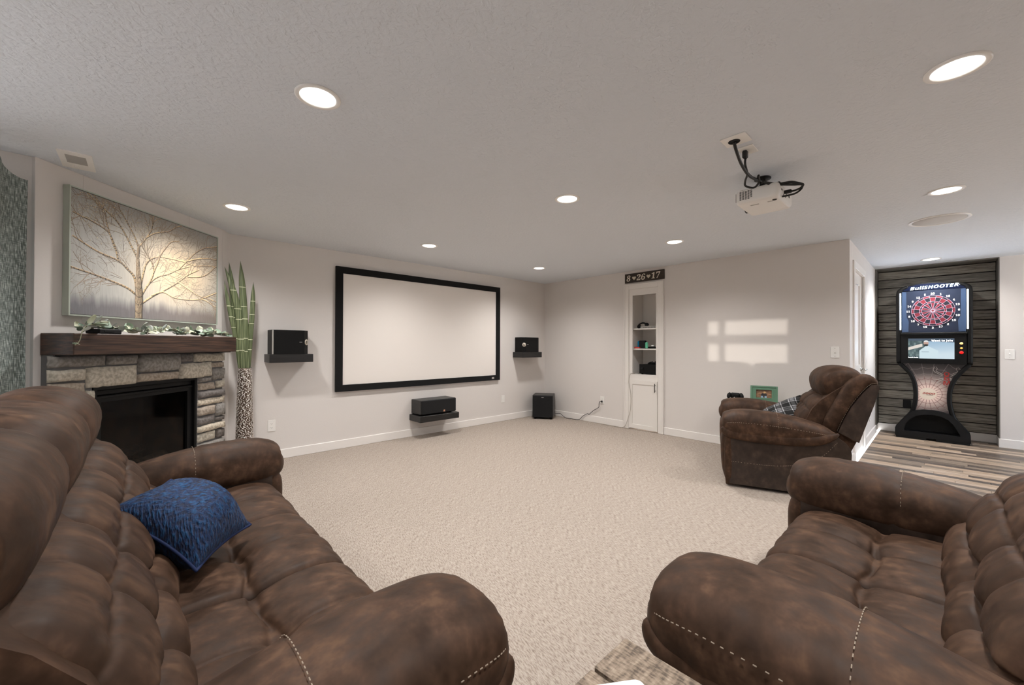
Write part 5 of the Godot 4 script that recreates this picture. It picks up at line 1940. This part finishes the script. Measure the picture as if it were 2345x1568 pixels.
	part(sc, "caption", words("Want to Join", 0.024, 0.001, true), glow("caption_white", Color(1, 1, 1), 1.3), Vector3(0.03, 1.368, f - 0.0005))
	part(sc, "caption", words("Beach Bulls", 0.013, 0.001, true), M.caption_white, Vector3(-0.245, 1.135, f - 0.0005))
	var sl := AreaLight3D.new()
	sl.name = "screen_glow"
	sl.area_size = Vector2(0.42, 0.27)
	sl.position = Vector3(-0.076, 1.26, f + 0.006) + off
	sl.rotation_degrees = Vector3(0, 180, 0)
	sl.light_energy = 0.15
	sl.light_color = Color(0.85, 0.93, 1.0)
	sl.shadow_enabled = true
	sl.area_range = 6.0
	sl.area_attenuation = 2.0
	o.add_child(sl)
	st = S()
	extr(st, rrect(0.180, 1.185, 0.226, 1.322, 0.018), f + 0.006, f + 0.012)
	part(o, "button_plate", st, M.black_plastic, off)
	for b in [[1.330, 0.016, Color(1.0, 0.8, 0.5), "amber_light"], [1.267, 0.012, Color(1.0, 0.7, 0.3), "orange_light"], [1.210, 0.019, Color(0.95, 0.06, 0.04), "red_light"]]:
		st = S()
		lathe(st, [Vector2(0, 0.012), Vector2(b[1] * 0.8, 0.010), Vector2(b[1], 0.004), Vector2(b[1], 0.0)], Vector3(0.203, b[0], f + 0.010), 22, Vector3.BACK)
		part(o, "button", st, glow(b[3], b[2], 0.55), off)
	# waist: printed panel between two curved black legs
	var L := pv([-0.405, 1.05, -0.356, 0.99, -0.298, 0.907, -0.257, 0.788, -0.243, 0.647, -0.250, 0.505, -0.286, 0.359, -0.357, 0.247, -0.429, 0.135])
	var Rr := pv([0.296, 1.05, 0.236, 0.97, 0.168, 0.856, 0.128, 0.730, 0.117, 0.600, 0.124, 0.480, 0.152, 0.350, 0.200, 0.247, 0.280, 0.135])
	var core := PackedVector2Array()
	for v in L: core.append(v)
	for k in Rr.size(): core.append(Rr[Rr.size() - 1 - k])
	var core_top := PackedVector2Array()
	for v in core:
		if v.y > 0.34: core_top.append(v)
	st = S()
	extr(st, core_top, f - 0.26, f - 0.03)
	part(o, "waist", st, M.black_satin, off)
	for q in [L, Rr]:
		st = S()
		var path := []
		var sgn := 1.0 if q == L else -1.0
		for v in q: path.append(Vector3(v.x + sgn * 0.022, v.y, f - 0.026))
		var w := []
		for k in path.size(): w.append(0.024)
		roll(st, path, w, w, Vector3(0, 0, 1), 40, 16, 0.85)
		part(o, "leg", st, M.black_satin, off)
	var ins := PackedVector2Array()
	for v in L:
		if v.y > 0.34: ins.append(v + Vector2(0.04, 0.0))
	for e in [[-0.14, 0.405], [-0.055, 0.41], [0.02, 0.40]]: ins.append(Vector2(e[0], e[1]))
	for k in Rr.size():
		var v := Rr[Rr.size() - 1 - k]
		if v.y > 0.34: ins.append(v - Vector2(0.04, 0.0))
	st = S()
	st.set_smooth_group(-1)
	var idx := Geometry2D.triangulate_polygon(ins)
	for i in range(0, idx.size(), 3):
		var v := []
		for q in 3: v.append(ins[idx[i + q]])
		if (v[1] - v[0]).cross(v[2] - v[0]) > 0.0: v.reverse()
		for q in v:
			st.set_uv(Vector2((q.x + 0.42) / 0.74, (1.06 - q.y) / 0.95))
			st.add_vertex(Vector3(q.x, q.y, f - 0.027))
	var gm := mat("web_print", Color.WHITE, 0.4)
	gm.albedo_texture = ImageTexture.create_from_image(web_image())
	var pn := part(o, "printed_panel", st, gm, off)
	var redm := mat("print_red", lin(168, 50, 44), 0.5)
	var t2 := part(pn, "numeral", words("2000", 0.030, 0.0008, true, 0.15), redm, Vector3(-0.096, 0.642, f - 0.0265))
	t2.scale = Vector3(1.35, 0.8, 1)
	part(pn, "lettering", words("SERIES", 0.009, 0.0008, true), mat("print_dark", lin(70, 40, 36), 0.5), Vector3(-0.086, 0.622, f - 0.0265)).scale = Vector3(1.6, 1, 1)
	# spider emblem: stacked red letters with gray legs
	var em := mat("emblem_gray", lin(176, 168, 162), 0.5)
	st = S()
	for s in [-1.0, 1.0]:
		for leg in [[0.03, 0.905, 0.10, 0.955, 0.085, 0.985, 0.095, 1.012], [0.035, 0.89, 0.115, 0.945, 0.125, 0.98, 0.105, 1.016], [0.03, 0.86, 0.07, 0.845, 0.105, 0.832, 0.12, 0.822], [0.03, 0.845, 0.06, 0.825, 0.085, 0.80, 0.09, 0.792]]:
			var pts := []
			for k in 4: pts.append(Vector3(0.071 + s * leg[k * 2], leg[k * 2 + 1], f - 0.0255))
			tube(st, pts, 0.004, 6, 0.0025)
	part(pn, "emblem_legs", st, em)
	for e in [["O", 0.915], ["G", 0.858], ["M", 0.796]]:
		var g := part(pn, "emblem_letter", words(e[0], 0.044, 0.0012, true), redm, Vector3(0.071, e[1], f - 0.0255))
		g.scale = Vector3(1.35, 1.25, 1)
		if e[0] != "O": g.rotation.z = 0.0
	# base with its arched opening
	st = S()
	var base_out := pv([-0.429, 0.03, -0.429, 0.135, -0.357, 0.247, -0.30, 0.335, -0.24, 0.395, -0.15, 0.418, -0.055, 0.420, 0.04, 0.405, 0.11, 0.37, 0.168, 0.31, 0.200, 0.247, 0.280, 0.135, 0.283, 0.03])
	var base_in := pv([-0.335, 0.105, -0.333, 0.14, -0.325, 0.19, -0.285, 0.27, -0.22, 0.325, -0.14, 0.352, -0.055, 0.358, 0.02, 0.345, 0.08, 0.31, 0.125, 0.255, 0.16, 0.19, 0.186, 0.13, 0.19, 0.105])
	ring_extr(st, base_out, base_in, f - 0.16, f + 0.02)
	part(o, "base", st, M.black_plastic, off)
	st = S()
	extr(st, base_out, f - 0.26, f - 0.15)
	part(o, "base_back", st, M.black_matte, off)
	st = S()
	box2(st, Vector3(-0.42, 0.0, f - 0.28), Vector3(-0.12, 0.032, f + 0.01), 0.004)
	box2(st, Vector3(-0.03, 0.0, f - 0.28), Vector3(0.274, 0.032, f + 0.01), 0.004)
	part(o, "plinth", st, M.black_matte, off)

func screen_image() -> Image:
	var W := 320
	var H := 200
	var im := Image.create(W, H, false, Image.FORMAT_RGB8)
	var f := noise(301, 0.03, 3)
	for y in H:
		for x in W:
			var u := float(x) / W
			var v := float(y) / H
			var c := Color(0.58, 0.72, 0.84).lerp(Color(0.86, 0.93, 0.97), clampf(v * 1.1 + u * 0.2, 0, 1))
			if u < 0.42:
				c = Color(0.22, 0.30, 0.32).lerp(Color(0.5, 0.58, 0.58), clampf(0.5 + f.get_noise_2d(floor(x / 14.0) * 9.0, floor(y / 22.0) * 9.0), 0, 1))
			if v < 0.10 + 0.1 * u: c = Color(0.32, 0.38, 0.44)
			# the player: head, cap, pale shirt, raised arm
			var hx := (u - 0.40) / 0.055
			var hy := (v - 0.22) / 0.13
			if absf(v - lerpf(0.52, 0.34, clampf(u / 0.3, 0, 1))) < lerpf(0.07, 0.10, u) and u < 0.32: c = Color(0.93, 0.9, 0.86)
			var body := clampf((v - 0.40) / 0.2, 0.0, 1.0)
			if v > 0.38 and u > 0.38 - 0.13 * body and u < 0.46 + 0.20 * body: c = Color(0.86, 0.94, 0.97)
			if hx * hx + hy * hy < 1.0: c = Color(0.80, 0.66, 0.6) if v > 0.18 else Color(0.93, 0.93, 0.93)
			if hx * hx + pow((v - 0.33) / 0.05, 2.0) < 0.8: c = Color(0.16, 0.17, 0.18)
			if absf(v - 0.66) < 0.015 and u > 0.30 and u < 0.46: c = Color(0.55, 0.62, 0.68)
			im.set_pixel(x, y, c)
	return im

func web_image() -> Image:
	var W := 320
	var H := 400
	var im := Image.create(W, H, false, Image.FORMAT_RGB8)
	for y in H:
		for x in W:
			var px := float(x) / W * 0.74 - 0.42
			var py := 1.06 - float(y) / H * 0.95
			var dx := px + 0.105
			var dy := (py - 0.64) * 1.02
			var r := sqrt(dx * dx + dy * dy)
			var c := lin(240, 214, 202).lerp(lin(92, 84, 82), clampf((r - 0.10) / 0.20, 0, 1)).lerp(lin(46, 42, 42), clampf((r - 0.28) / 0.18, 0, 1))
			if r < 0.082: c = lin(236, 222, 204)
			var line := lin(110, 70, 66) if r < 0.24 else lin(150, 140, 138)
			var a := atan2(dy, dx) / TAU * 22.0
			var da := absf(a - round(a)) / 22.0 * TAU * r
			if r > 0.085 and da < 0.0024: c = c.lerp(line, 0.75)
			for q in [0.135, 0.205, 0.275, 0.36, 0.45]:
				if absf(r - q * (1.0 + 0.02 * cos(a * TAU))) < 0.0026: c = c.lerp(line, 0.75)
			im.set_pixel(x, y, c)
	return im
# ------------------------------------------------------------------ ceiling: projector, plates, vent, speaker
func projector() -> void:
	var P := Vector3(-0.815, CH, -3.125)
	var o := thing("projector", "white ceiling projector hanging from a short mount with dark vents", "projector", P)
	var st := S()
	# body x -0.945..-0.69, z -3.30..-2.95, y 2.238..2.335
	var x0 := -0.128
	var x1 := 0.125
	var z0 := -0.175
	var z1 := 0.175
	var pl := rrect(x0, z0, x1, z1, 0.03, 5)
	var rows := []
	for e in [[-0.201, 0.86], [-0.199, 0.92], [-0.190, 0.975], [-0.178, 1.0], [-0.120, 1.0], [-0.110, 0.98], [-0.106, 0.94], [-0.105, 0.5]]:
		var row := PackedVector3Array()
		for k in pl.size() + 1:
			var v: Vector2 = pl[k % pl.size()] * e[1]
			row.append(Vector3(v.x, e[0], v.y))
		rows.append(row)
	rows.insert(0, _flat(rows[0], -0.201))
	grid(st, rows, Vector3(0, -0.15, 0))
	var body := part(o, "body", st, M.plastic_white)
	st = S()
	for i in 5:
		for j in 8:
			if i == 4 and j > 6: continue
			cbox(st, Vector3(-0.094 + 0.016 * i, -0.122 - 0.0072 * j, 0.1752), Vector3(0.0115, 0.0042, 0.002), 0.0006)
	for j in 8:
		cbox(st, Vector3(-0.128, -0.122 - 0.0072 * j, 0.150), Vector3(0.002, 0.0042, 0.018), 0.0006)
	part(body, "vent_slots", st, M.black_matte)
	st = S()
	for i in 16:
		cbox(st, Vector3(-0.096 + 0.0052 * i, -0.1092, 0.168), Vector3(0.0022, 0.004, 0.012), 0.0005)
	part(body, "top_louver", st, M.gray_plastic)
	# underside details
	for e in [[-0.03, 0.10, 0.05], [0.06, 0.10, 0.03]]:
		st = S()
		cbox(st, Vector3(e[0], -0.2015, e[1]), Vector3(e[2], 0.003, 0.012), 0.001)
		part(body, "bottom_latch", st, M.gray_plastic)
	st = S()
	lathe(st, [Vector2(0, -0.206), Vector2(0.012, -0.205), Vector2(0.014, -0.199)], Vector3(0.09, 0, 0.12), 16)
	part(body, "foot", st, M.slot)
	# lens at the far end, ports at the near end
	st = S()
	lathe(st, [Vector2(0.0, 0.0), Vector2(0.036, 0.002), Vector2(0.04, 0.0), Vector2(0.04, -0.02)], Vector3(-0.14, -0.15, -0.09), 24, Vector3.LEFT)
	part(body, "lens", st, M.black_satin)
	st = S()
	for e in [[-0.142, 0.10, 0.02, 0.01], [-0.150, 0.04, 0.014, 0.012], [-0.145, -0.02, 0.022, 0.01], [-0.165, 0.06, 0.01, 0.01], [-0.168, 0.01, 0.01, 0.01], [-0.14, -0.08, 0.03, 0.02]]:
		cbox(st, Vector3(0.1255, e[0], e[1]), Vector3(0.002, e[3], e[2]), 0.0005)
	part(body, "ports", st, M.slot)
	# raised dome on the top, and the mount
	st = S()
	lathe(st, [Vector2(0.045, -0.108), Vector2(0.044, -0.085), Vector2(0.034, -0.072), Vector2(0, -0.068)], Vector3(0.05, 0, -0.02), 24)
	part(body, "focus_dome", st, M.plastic_white)
	st = S()
	tube(st, [Vector3(-0.01, -0.001, 0), Vector3(-0.01, -0.05, 0), Vector3(-0.01, -0.085, 0)], 0.018, 16)
	lathe(st, [Vector2(0, -0.001), Vector2(0.05, -0.001), Vector2(0.05, -0.008), Vector2(0, -0.008)], Vector3(-0.01, 0, 0), 24)
	cbox(st, Vector3(-0.01, -0.078, 0.01), Vector3(0.05, 0.045, 0.05), 0.005)
	var mnt := part(o, "mount", st, M.black_plastic)
	for s in [[-0.08, 0.08], [0.06, 0.08], [-0.06, -0.10]]:
		st = S()
		tube(st, [Vector3(-0.01, -0.092, 0), Vector3(s[0] * 0.6, -0.094, s[1] * 0.6), Vector3(s[0], -0.108, s[1])], 0.006, 8)
		part(mnt, "mount_arm", st, M.chrome)
	# ceiling plates
	o = thing("cable_plate", "white ceiling plate with a round black cable hole above the projector", "wall plate", Vector3(-0.772, CH, -2.428))
	st = S()
	cbox(st, Vector3(0, -0.003, 0), Vector3(0.13, 0.006, 0.122), 0.0025)
	part(o, "cover_plate", st, M.plastic_white)
	st = S()
	lathe(st, [Vector2(0, -0.0065), Vector2(0.026, -0.0065), Vector2(0.029, -0.009), Vector2(0.031, -0.005)], Vector3(-0.01, 0, -0.005), 24)
	part(o, "bushing", st, M.black_matte)
	o = thing("ceiling_outlet", "white ceiling outlet with a black plug behind the cable plate", "outlet", Vector3(-0.762, CH, -2.60))
	st = S()
	cbox(st, Vector3(0, -0.003, 0), Vector3(0.082, 0.006, 0.115), 0.0025)
	part(o, "cover_plate", st, M.plastic_white)
	# cables
	o = thing("projector_cables", "bundle of black cables looping from the ceiling plates down to the projector", "cable", Vector3(-0.78, CH, -2.43))
	var Q := func(x: float, y: float, z: float) -> Vector3: return Vector3(x + 0.78, y - CH, z + 2.43)
	st = S()
	tube(st, smooth_path([Q.call(-0.782, 2.432, -2.433), Q.call(-0.784, 2.40, -2.47), Q.call(-0.79, 2.355, -2.58), Q.call(-0.79, 2.33, -2.72), Q.call(-0.775, 2.335, -2.86), Q.call(-0.745, 2.335, -2.95), Q.call(-0.70, 2.33, -3.0), Q.call(-0.64, 2.33, -3.02), Q.call(-0.60, 2.315, -3.04), Q.call(-0.585, 2.31, -3.06)], 60), 0.0085, 10)
	part(o, "signal_cable", st, M.cable_black)
	st = S()
	cbox(st, Q.call(-0.775, 2.412, -2.595), Vector3(0.026, 0.045, 0.034), 0.006)
	part(o, "plug", st, M.cable_black)
	st = S()
	tube(st, smooth_path([Q.call(-0.775, 2.39, -2.60), Q.call(-0.782, 2.365, -2.62), Q.call(-0.795, 2.335, -2.70), Q.call(-0.83, 2.325, -2.78), Q.call(-0.845, 2.315, -2.84), Q.call(-0.81, 2.305, -2.88), Q.call(-0.78, 2.325, -2.87), Q.call(-0.76, 2.345, -2.80), Q.call(-0.775, 2.342, -2.86), Q.call(-0.74, 2.328, -2.96), Q.call(-0.68, 2.32, -3.0), Q.call(-0.62, 2.305, -3.01), Q.call(-0.578, 2.30, -3.03), Q.call(-0.60, 2.29, -3.06), Q.call(-0.645, 2.29, -3.08), Q.call(-0.688, 2.295, -3.09)], 90), 0.0062, 8)
	part(o, "power_cable", st, M.cable_black)
	st = S()
	tube(st, smooth_path([Q.call(-0.585, 2.31, -3.06), Q.call(-0.592, 2.285, -3.06), Q.call(-0.62, 2.262, -3.05), Q.call(-0.66, 2.256, -3.04), Q.call(-0.69, 2.254, -3.03)], 24), 0.0058, 8)
	part(o, "signal_cable", st, M.cable_black)
	st = S()
	cbox(st, Q.call(-0.672, 2.296, -3.09), Vector3(0.045, 0.022, 0.026), 0.005)
	part(o, "plug", st, M.cable_black)
	for e in [Q.call(-0.765, 2.332, -2.88), Q.call(-0.70, 2.326, -2.99)]:
		st = S()
		lathe(st, [Vector2(0.013, -0.004), Vector2(0.0165, -0.003), Vector2(0.0165, 0.003), Vector2(0.013, 0.004)], e, 16, Vector3(0.7, 0, -0.7).normalized())
		part(o, "cable_tie", st, M.black_matte)
	# supply air vent
	o = thing("ceiling_vent", "white rectangular ceiling air vent near the painting", "air vent", Vector3(-3.705, CH, 0.296))
	st = S()
	var xz := Transform3D(Basis(Vector3.RIGHT, Vector3.FORWARD, Vector3.UP), Vector3.ZERO)
	ring_extr(st, rect(-0.155, -0.074, 0.155, 0.074), rect(-0.05, -0.045, 0.10, 0.045), -0.006, 0.0, xz)
	part(o, "frame", st, M.plastic_white)
	st = S()
	box2(st, Vector3(-0.06, -0.0016, -0.055), Vector3(0.11, -0.0004, 0.055), 0.0002)
	part(o, "duct", st, M.slot)
	for k in 7:
		st = S()
		cbox(st, Vector3(-0.04 + 0.0215 * k, -0.004, 0), Vector3(0.013, 0.0012, 0.09), 0.0003, Basis(Vector3.BACK, 0.5))
		part(o, "slat", st, M.gray_plastic)
	st = S()
	cbox(st, Vector3(-0.10, -0.009, 0.01), Vector3(0.012, 0.008, 0.02), 0.002)
	part(o, "damper_lever", st, M.plastic_white)
	# in-ceiling speaker
	o = thing("ceiling_speaker", "round white speaker grille set in the ceiling at the right", "ceiling speaker", Vector3(0.003, CH, -5.31))
	st = S()
	lathe(st, [Vector2(0.20, 0.0), Vector2(0.20, -0.004), Vector2(0.192, -0.007), Vector2(0.178, -0.006), Vector2(0.175, -0.003)], Vector3.ZERO, 48)
	part(o, "ring", st, M.plastic_white)
	st = S()
	lathe(st, [Vector2(0, -0.0045), Vector2(0.09, -0.0045), Vector2(0.173, -0.0035), Vector2(0.1745, -0.001)], Vector3.ZERO, 48)
	part(o, "grille", st, mat("grille_white", lin(206, 203, 199), 0.8))

# ------------------------------------------------------------------ tables
func tables() -> void:
	# weathered plank table between sofa and loveseat; its far corner shows
	var P := Vector3(-0.13, 0, -0.46)
	var o := thing("plank_table", "weathered brown plank side table between sofa and loveseat", "side table", P)
	var y := 0.60
	var z := -0.842
	for w in [0.124, 0.118, 0.118, 0.118, 0.118, 0.112]:
		var st := S()
		cbox(st, Vector3(-0.13, y - 0.0175, z + w / 2), Vector3(0.755, 0.035, w - 0.0), 0.003)
		part(o, "plank", st, M.table_wood, -P)
		z += w + 0.009
	for x in [-0.47, 0.20]:
		for zz in [-0.80, -0.12]:
			var st := S()
			cbox(st, Vector3(x, 0.283, zz), Vector3(0.06, 0.566, 0.06), 0.004)
			part(o, "leg", st, M.table_wood, -P)
	for zz in [-0.80, -0.12]:
		var st := S()
		box2(st, Vector3(-0.44, 0.49, zz - 0.015), Vector3(0.17, 0.565, zz + 0.015), 0.003)
		part(o, "apron", st, M.table_wood, -P)
	var t := thing("tablet", "thin white tablet with rounded corners lying on the plank table", "tablet", Vector3(-0.363, 0.601, -0.613), deg_to_rad(-33.5))
	var st := S()
	extr(st, rrect(-0.12, -0.085, 0.12, 0.085, 0.016, 6), 0.0, 0.009, Transform3D(Basis(Vector3.RIGHT, Vector3.FORWARD, Vector3.UP), Vector3.ZERO))
	part(t, "shell", st, M.white_gloss)
	# end table behind the recliner
	P = Vector3(-1.45, 0, -5.42)
	o = thing("end_table", "narrow gray wood end table against the wall behind the recliner", "end table", P)
	st = S()
	cbox(st, Vector3(-1.475, 0.611, -5.415), Vector3(0.71, 0.028, 0.26), 0.003)
	part(o, "top", st, M.gray_wood, -P)
	for x in [-1.80, -1.15]:
		for zz in [-5.32, -5.51]:
			st = S()
			cbox(st, Vector3(x, 0.2985, zz), Vector3(0.04, 0.597, 0.04), 0.003)
			part(o, "leg", st, M.gray_wood, -P)
	# green photo frame
	o = thing("photo_frame", "green photo frame standing on the end table", "picture frame", Vector3(-1.415, 0.6255, -5.41), deg_to_rad(12.0))
	var lean := Transform3D(Basis(Vector3.RIGHT, -0.16), Vector3(0, 0.001, 0.028))
	st = S()
	ring_extr(st, rect(-0.137, 0.0, 0.137, 0.188), rect(-0.078, 0.048, 0.078, 0.142), -0.004, 0.016, lean)
	ring_extr(st, rect(-0.137, 0.0, 0.137, 0.188), rect(-0.118, 0.016, 0.118, 0.172), 0.010, 0.022, lean)
	ring_extr(st, rect(-0.092, 0.034, 0.092, 0.156), rect(-0.078, 0.048, 0.078, 0.142), 0.010, 0.020, lean)
	part(o, "frame", st, M.green_frame)
	st = S()
	uvquad(st, lean * Vector3(-0.08, 0.046, 0.004), lean.basis * Vector3(0.16, 0, 0), lean.basis * Vector3(0, 0.098, 0), Vector3.BACK)
	var im := Image.create(96, 60, false, Image.FORMAT_RGB8)
	var f := noise(401, 0.05, 3)
	for yy in 60:
		for x in 96:
			var c := lin(150, 112, 84) * (1.0 + 0.5 * f.get_noise_2d(x * 0.4, floor(yy / 6.0) * 40.0))
			if pow((x - 40.0) / 10.0, 2.0) + pow((yy - 40.0) / 16.0, 2.0) < 1.0: c = lin(44, 44, 50)
			if pow((x - 54.0) / 11.0, 2.0) + pow((yy - 40.0) / 18.0, 2.0) < 1.0: c = lin(58, 52, 52)
			if pow((x - 52.0) / 7.0, 2.0) + pow((yy - 18.0) / 8.0, 2.0) < 1.0: c = lin(214, 176, 120)
			if yy > 44 and absf(x - 36.0) < 7.0: c = lin(150, 176, 196)
			if yy > 44 and absf(x - 58.0) < 7.0: c = lin(150, 176, 196)
			im.set_pixel(x, yy, c)
	var m := mat("photo_print", Color.WHITE, 0.4)
	m.albedo_texture = ImageTexture.create_from_image(im)
	part(o, "photograph", st, m)
	st = S()
	box2(st, Vector3(-0.02, 0.0, -0.075), Vector3(0.02, 0.10, -0.069), 0.001)
	cbox(st, Vector3(0, 0.055, -0.035), Vector3(0.03, 0.13, 0.005), 0.001, Basis(Vector3.RIGHT, 0.55))
	part(o, "easel_back", st, M.black_matte)
	# game controller
	o = thing("game_controller", "black game controller on the end table left of the green frame", "game controller", Vector3(-1.72, 0.626, -5.39), deg_to_rad(15.0))
	var inner := Node3D.new()
	st = S()
	cbox(st, Vector3(0, 0.045, 0), Vector3(0.115, 0.075, 0.045), 0.02)
	part(o, "body", st, M.black_plastic)
	inner.free()
	for s in [-1.0, 1.0]:
		st = S()
		roll(st, [Vector3(s * 0.05, 0.068, 0.0), Vector3(s * 0.066, 0.055, 0.01), Vector3(s * 0.072, 0.03, 0.016), Vector3(s * 0.070, 0.010, 0.02)], [0.016, 0.02, 0.018, 0.009], [0.02, 0.022, 0.02, 0.009], Vector3(0, 0, 1), 14, 14, 1.0)
		part(o, "grip", st, M.black_plastic)
		st = S()
		lathe(st, [Vector2(0.007, 0.0), Vector2(0.007, 0.012), Vector2(0.012, 0.016), Vector2(0.01, 0.02), Vector2(0, 0.018)], Vector3(s * 0.026, 0.04, 0.02), 14, Vector3.BACK)
		part(o, "thumbstick", st, M.black_satin)
	st = S()
	lathe(st, [Vector2(0.012, 0.0), Vector2(0.013, 0.006), Vector2(0.009, 0.010), Vector2(0, 0.010)], Vector3(-0.01, 0.022, 0.022), 16, Vector3.BACK)
	part(o, "center_button", st, M.chrome)

func _flat(row: PackedVector3Array, y: float) -> PackedVector3Array:
	var r := PackedVector3Array()
	for v in row: r.append(Vector3(v.x * 0.01, y, v.z * 0.01))
	return r

func small_things() -> void:
	pass

# ------------------------------------------------------------------ curtain
func curtain() -> void:
	var o := thing("curtain", "gray green woven curtain panel hanging at the far left", "curtain", Vector3(-3.66, 0, 0.8))
	var off := -o.position
	var st := S()
	var rows := []
	var cen := []
	var n := 90
	for side in [0.0, 1.0]:
		for i in n + 1:
			var k := i if side == 0.0 else n - i
			var t := float(k) / n
			var row := PackedVector3Array()
			for j in 15:
				var v := j / 14.0
				var z := 0.50 + 0.60 * t + 0.012 * sin(v * 3.0)
				z -= 0.02 * v * (1.0 - t)
				var ph := t * TAU * 4.0
				var amp := 0.075 + 0.02 * v
				var x := -3.655 + amp * sin(ph - 1.7) + 0.012 * sin(ph * 2.3 + v * 2.0)
				z += 0.03 * cos(ph - 1.7)
				row.append(Vector3(x + (0.004 if side == 0.0 else 0.0), lerpf(2.30 + 0.035 * sin(ph - 1.7), 0.03, v), z))
			rows.append(row)
			cen.append(Vector3(-3.657, 1.2, 0.8))
	rows.append(rows[0])
	cen.append(cen[0])
	# front and back faces are oriented apart
	var a := rows.slice(0, n + 1)
	var b := rows.slice(n + 1, 2 * n + 2)
	var pa := []
	var pb := []
	for r in a:
		var sum := Vector3.ZERO
		for q in r: sum += q / r.size()
		pa.append(sum - Vector3(0.5, 0, 0))
	for r in b:
		var sum := Vector3.ZERO
		for q in r: sum += q / r.size()
		pb.append(sum + Vector3(0.5, 0, 0))
	grid(st, a, pa)
	grid(st, b, pb)
	part(o, "panel", st, M.curtain, off)
	o = thing("curtain_rod", "brushed metal curtain rod with a ball finial at the far left", "curtain rod", Vector3(-3.66, 2.33, 1.65))
	st = S()
	tube(st, [Vector3(0, 0.0, -1.00), Vector3(0, 0.0, 0.0), Vector3(0, 0.0, 1.0)], 0.011, 14)
	part(o, "rod", st, M.chrome)
	st = S()
	lathe(st, [Vector2(0, -0.03), Vector2(0.02, -0.022), Vector2(0.028, 0.0), Vector2(0.02, 0.022), Vector2(0.011, 0.03)], Vector3(0, 0.0, -1.025), 18, Vector3.BACK)
	part(o, "finial", st, M.chrome)
	st = S()
	tube(st, [Vector3(-0.158, 0.0, -0.93), Vector3(-0.08, 0.0, -0.93), Vector3(0.0, 0.0, -0.93)], 0.008, 10)
	part(o, "bracket", st, M.chrome)
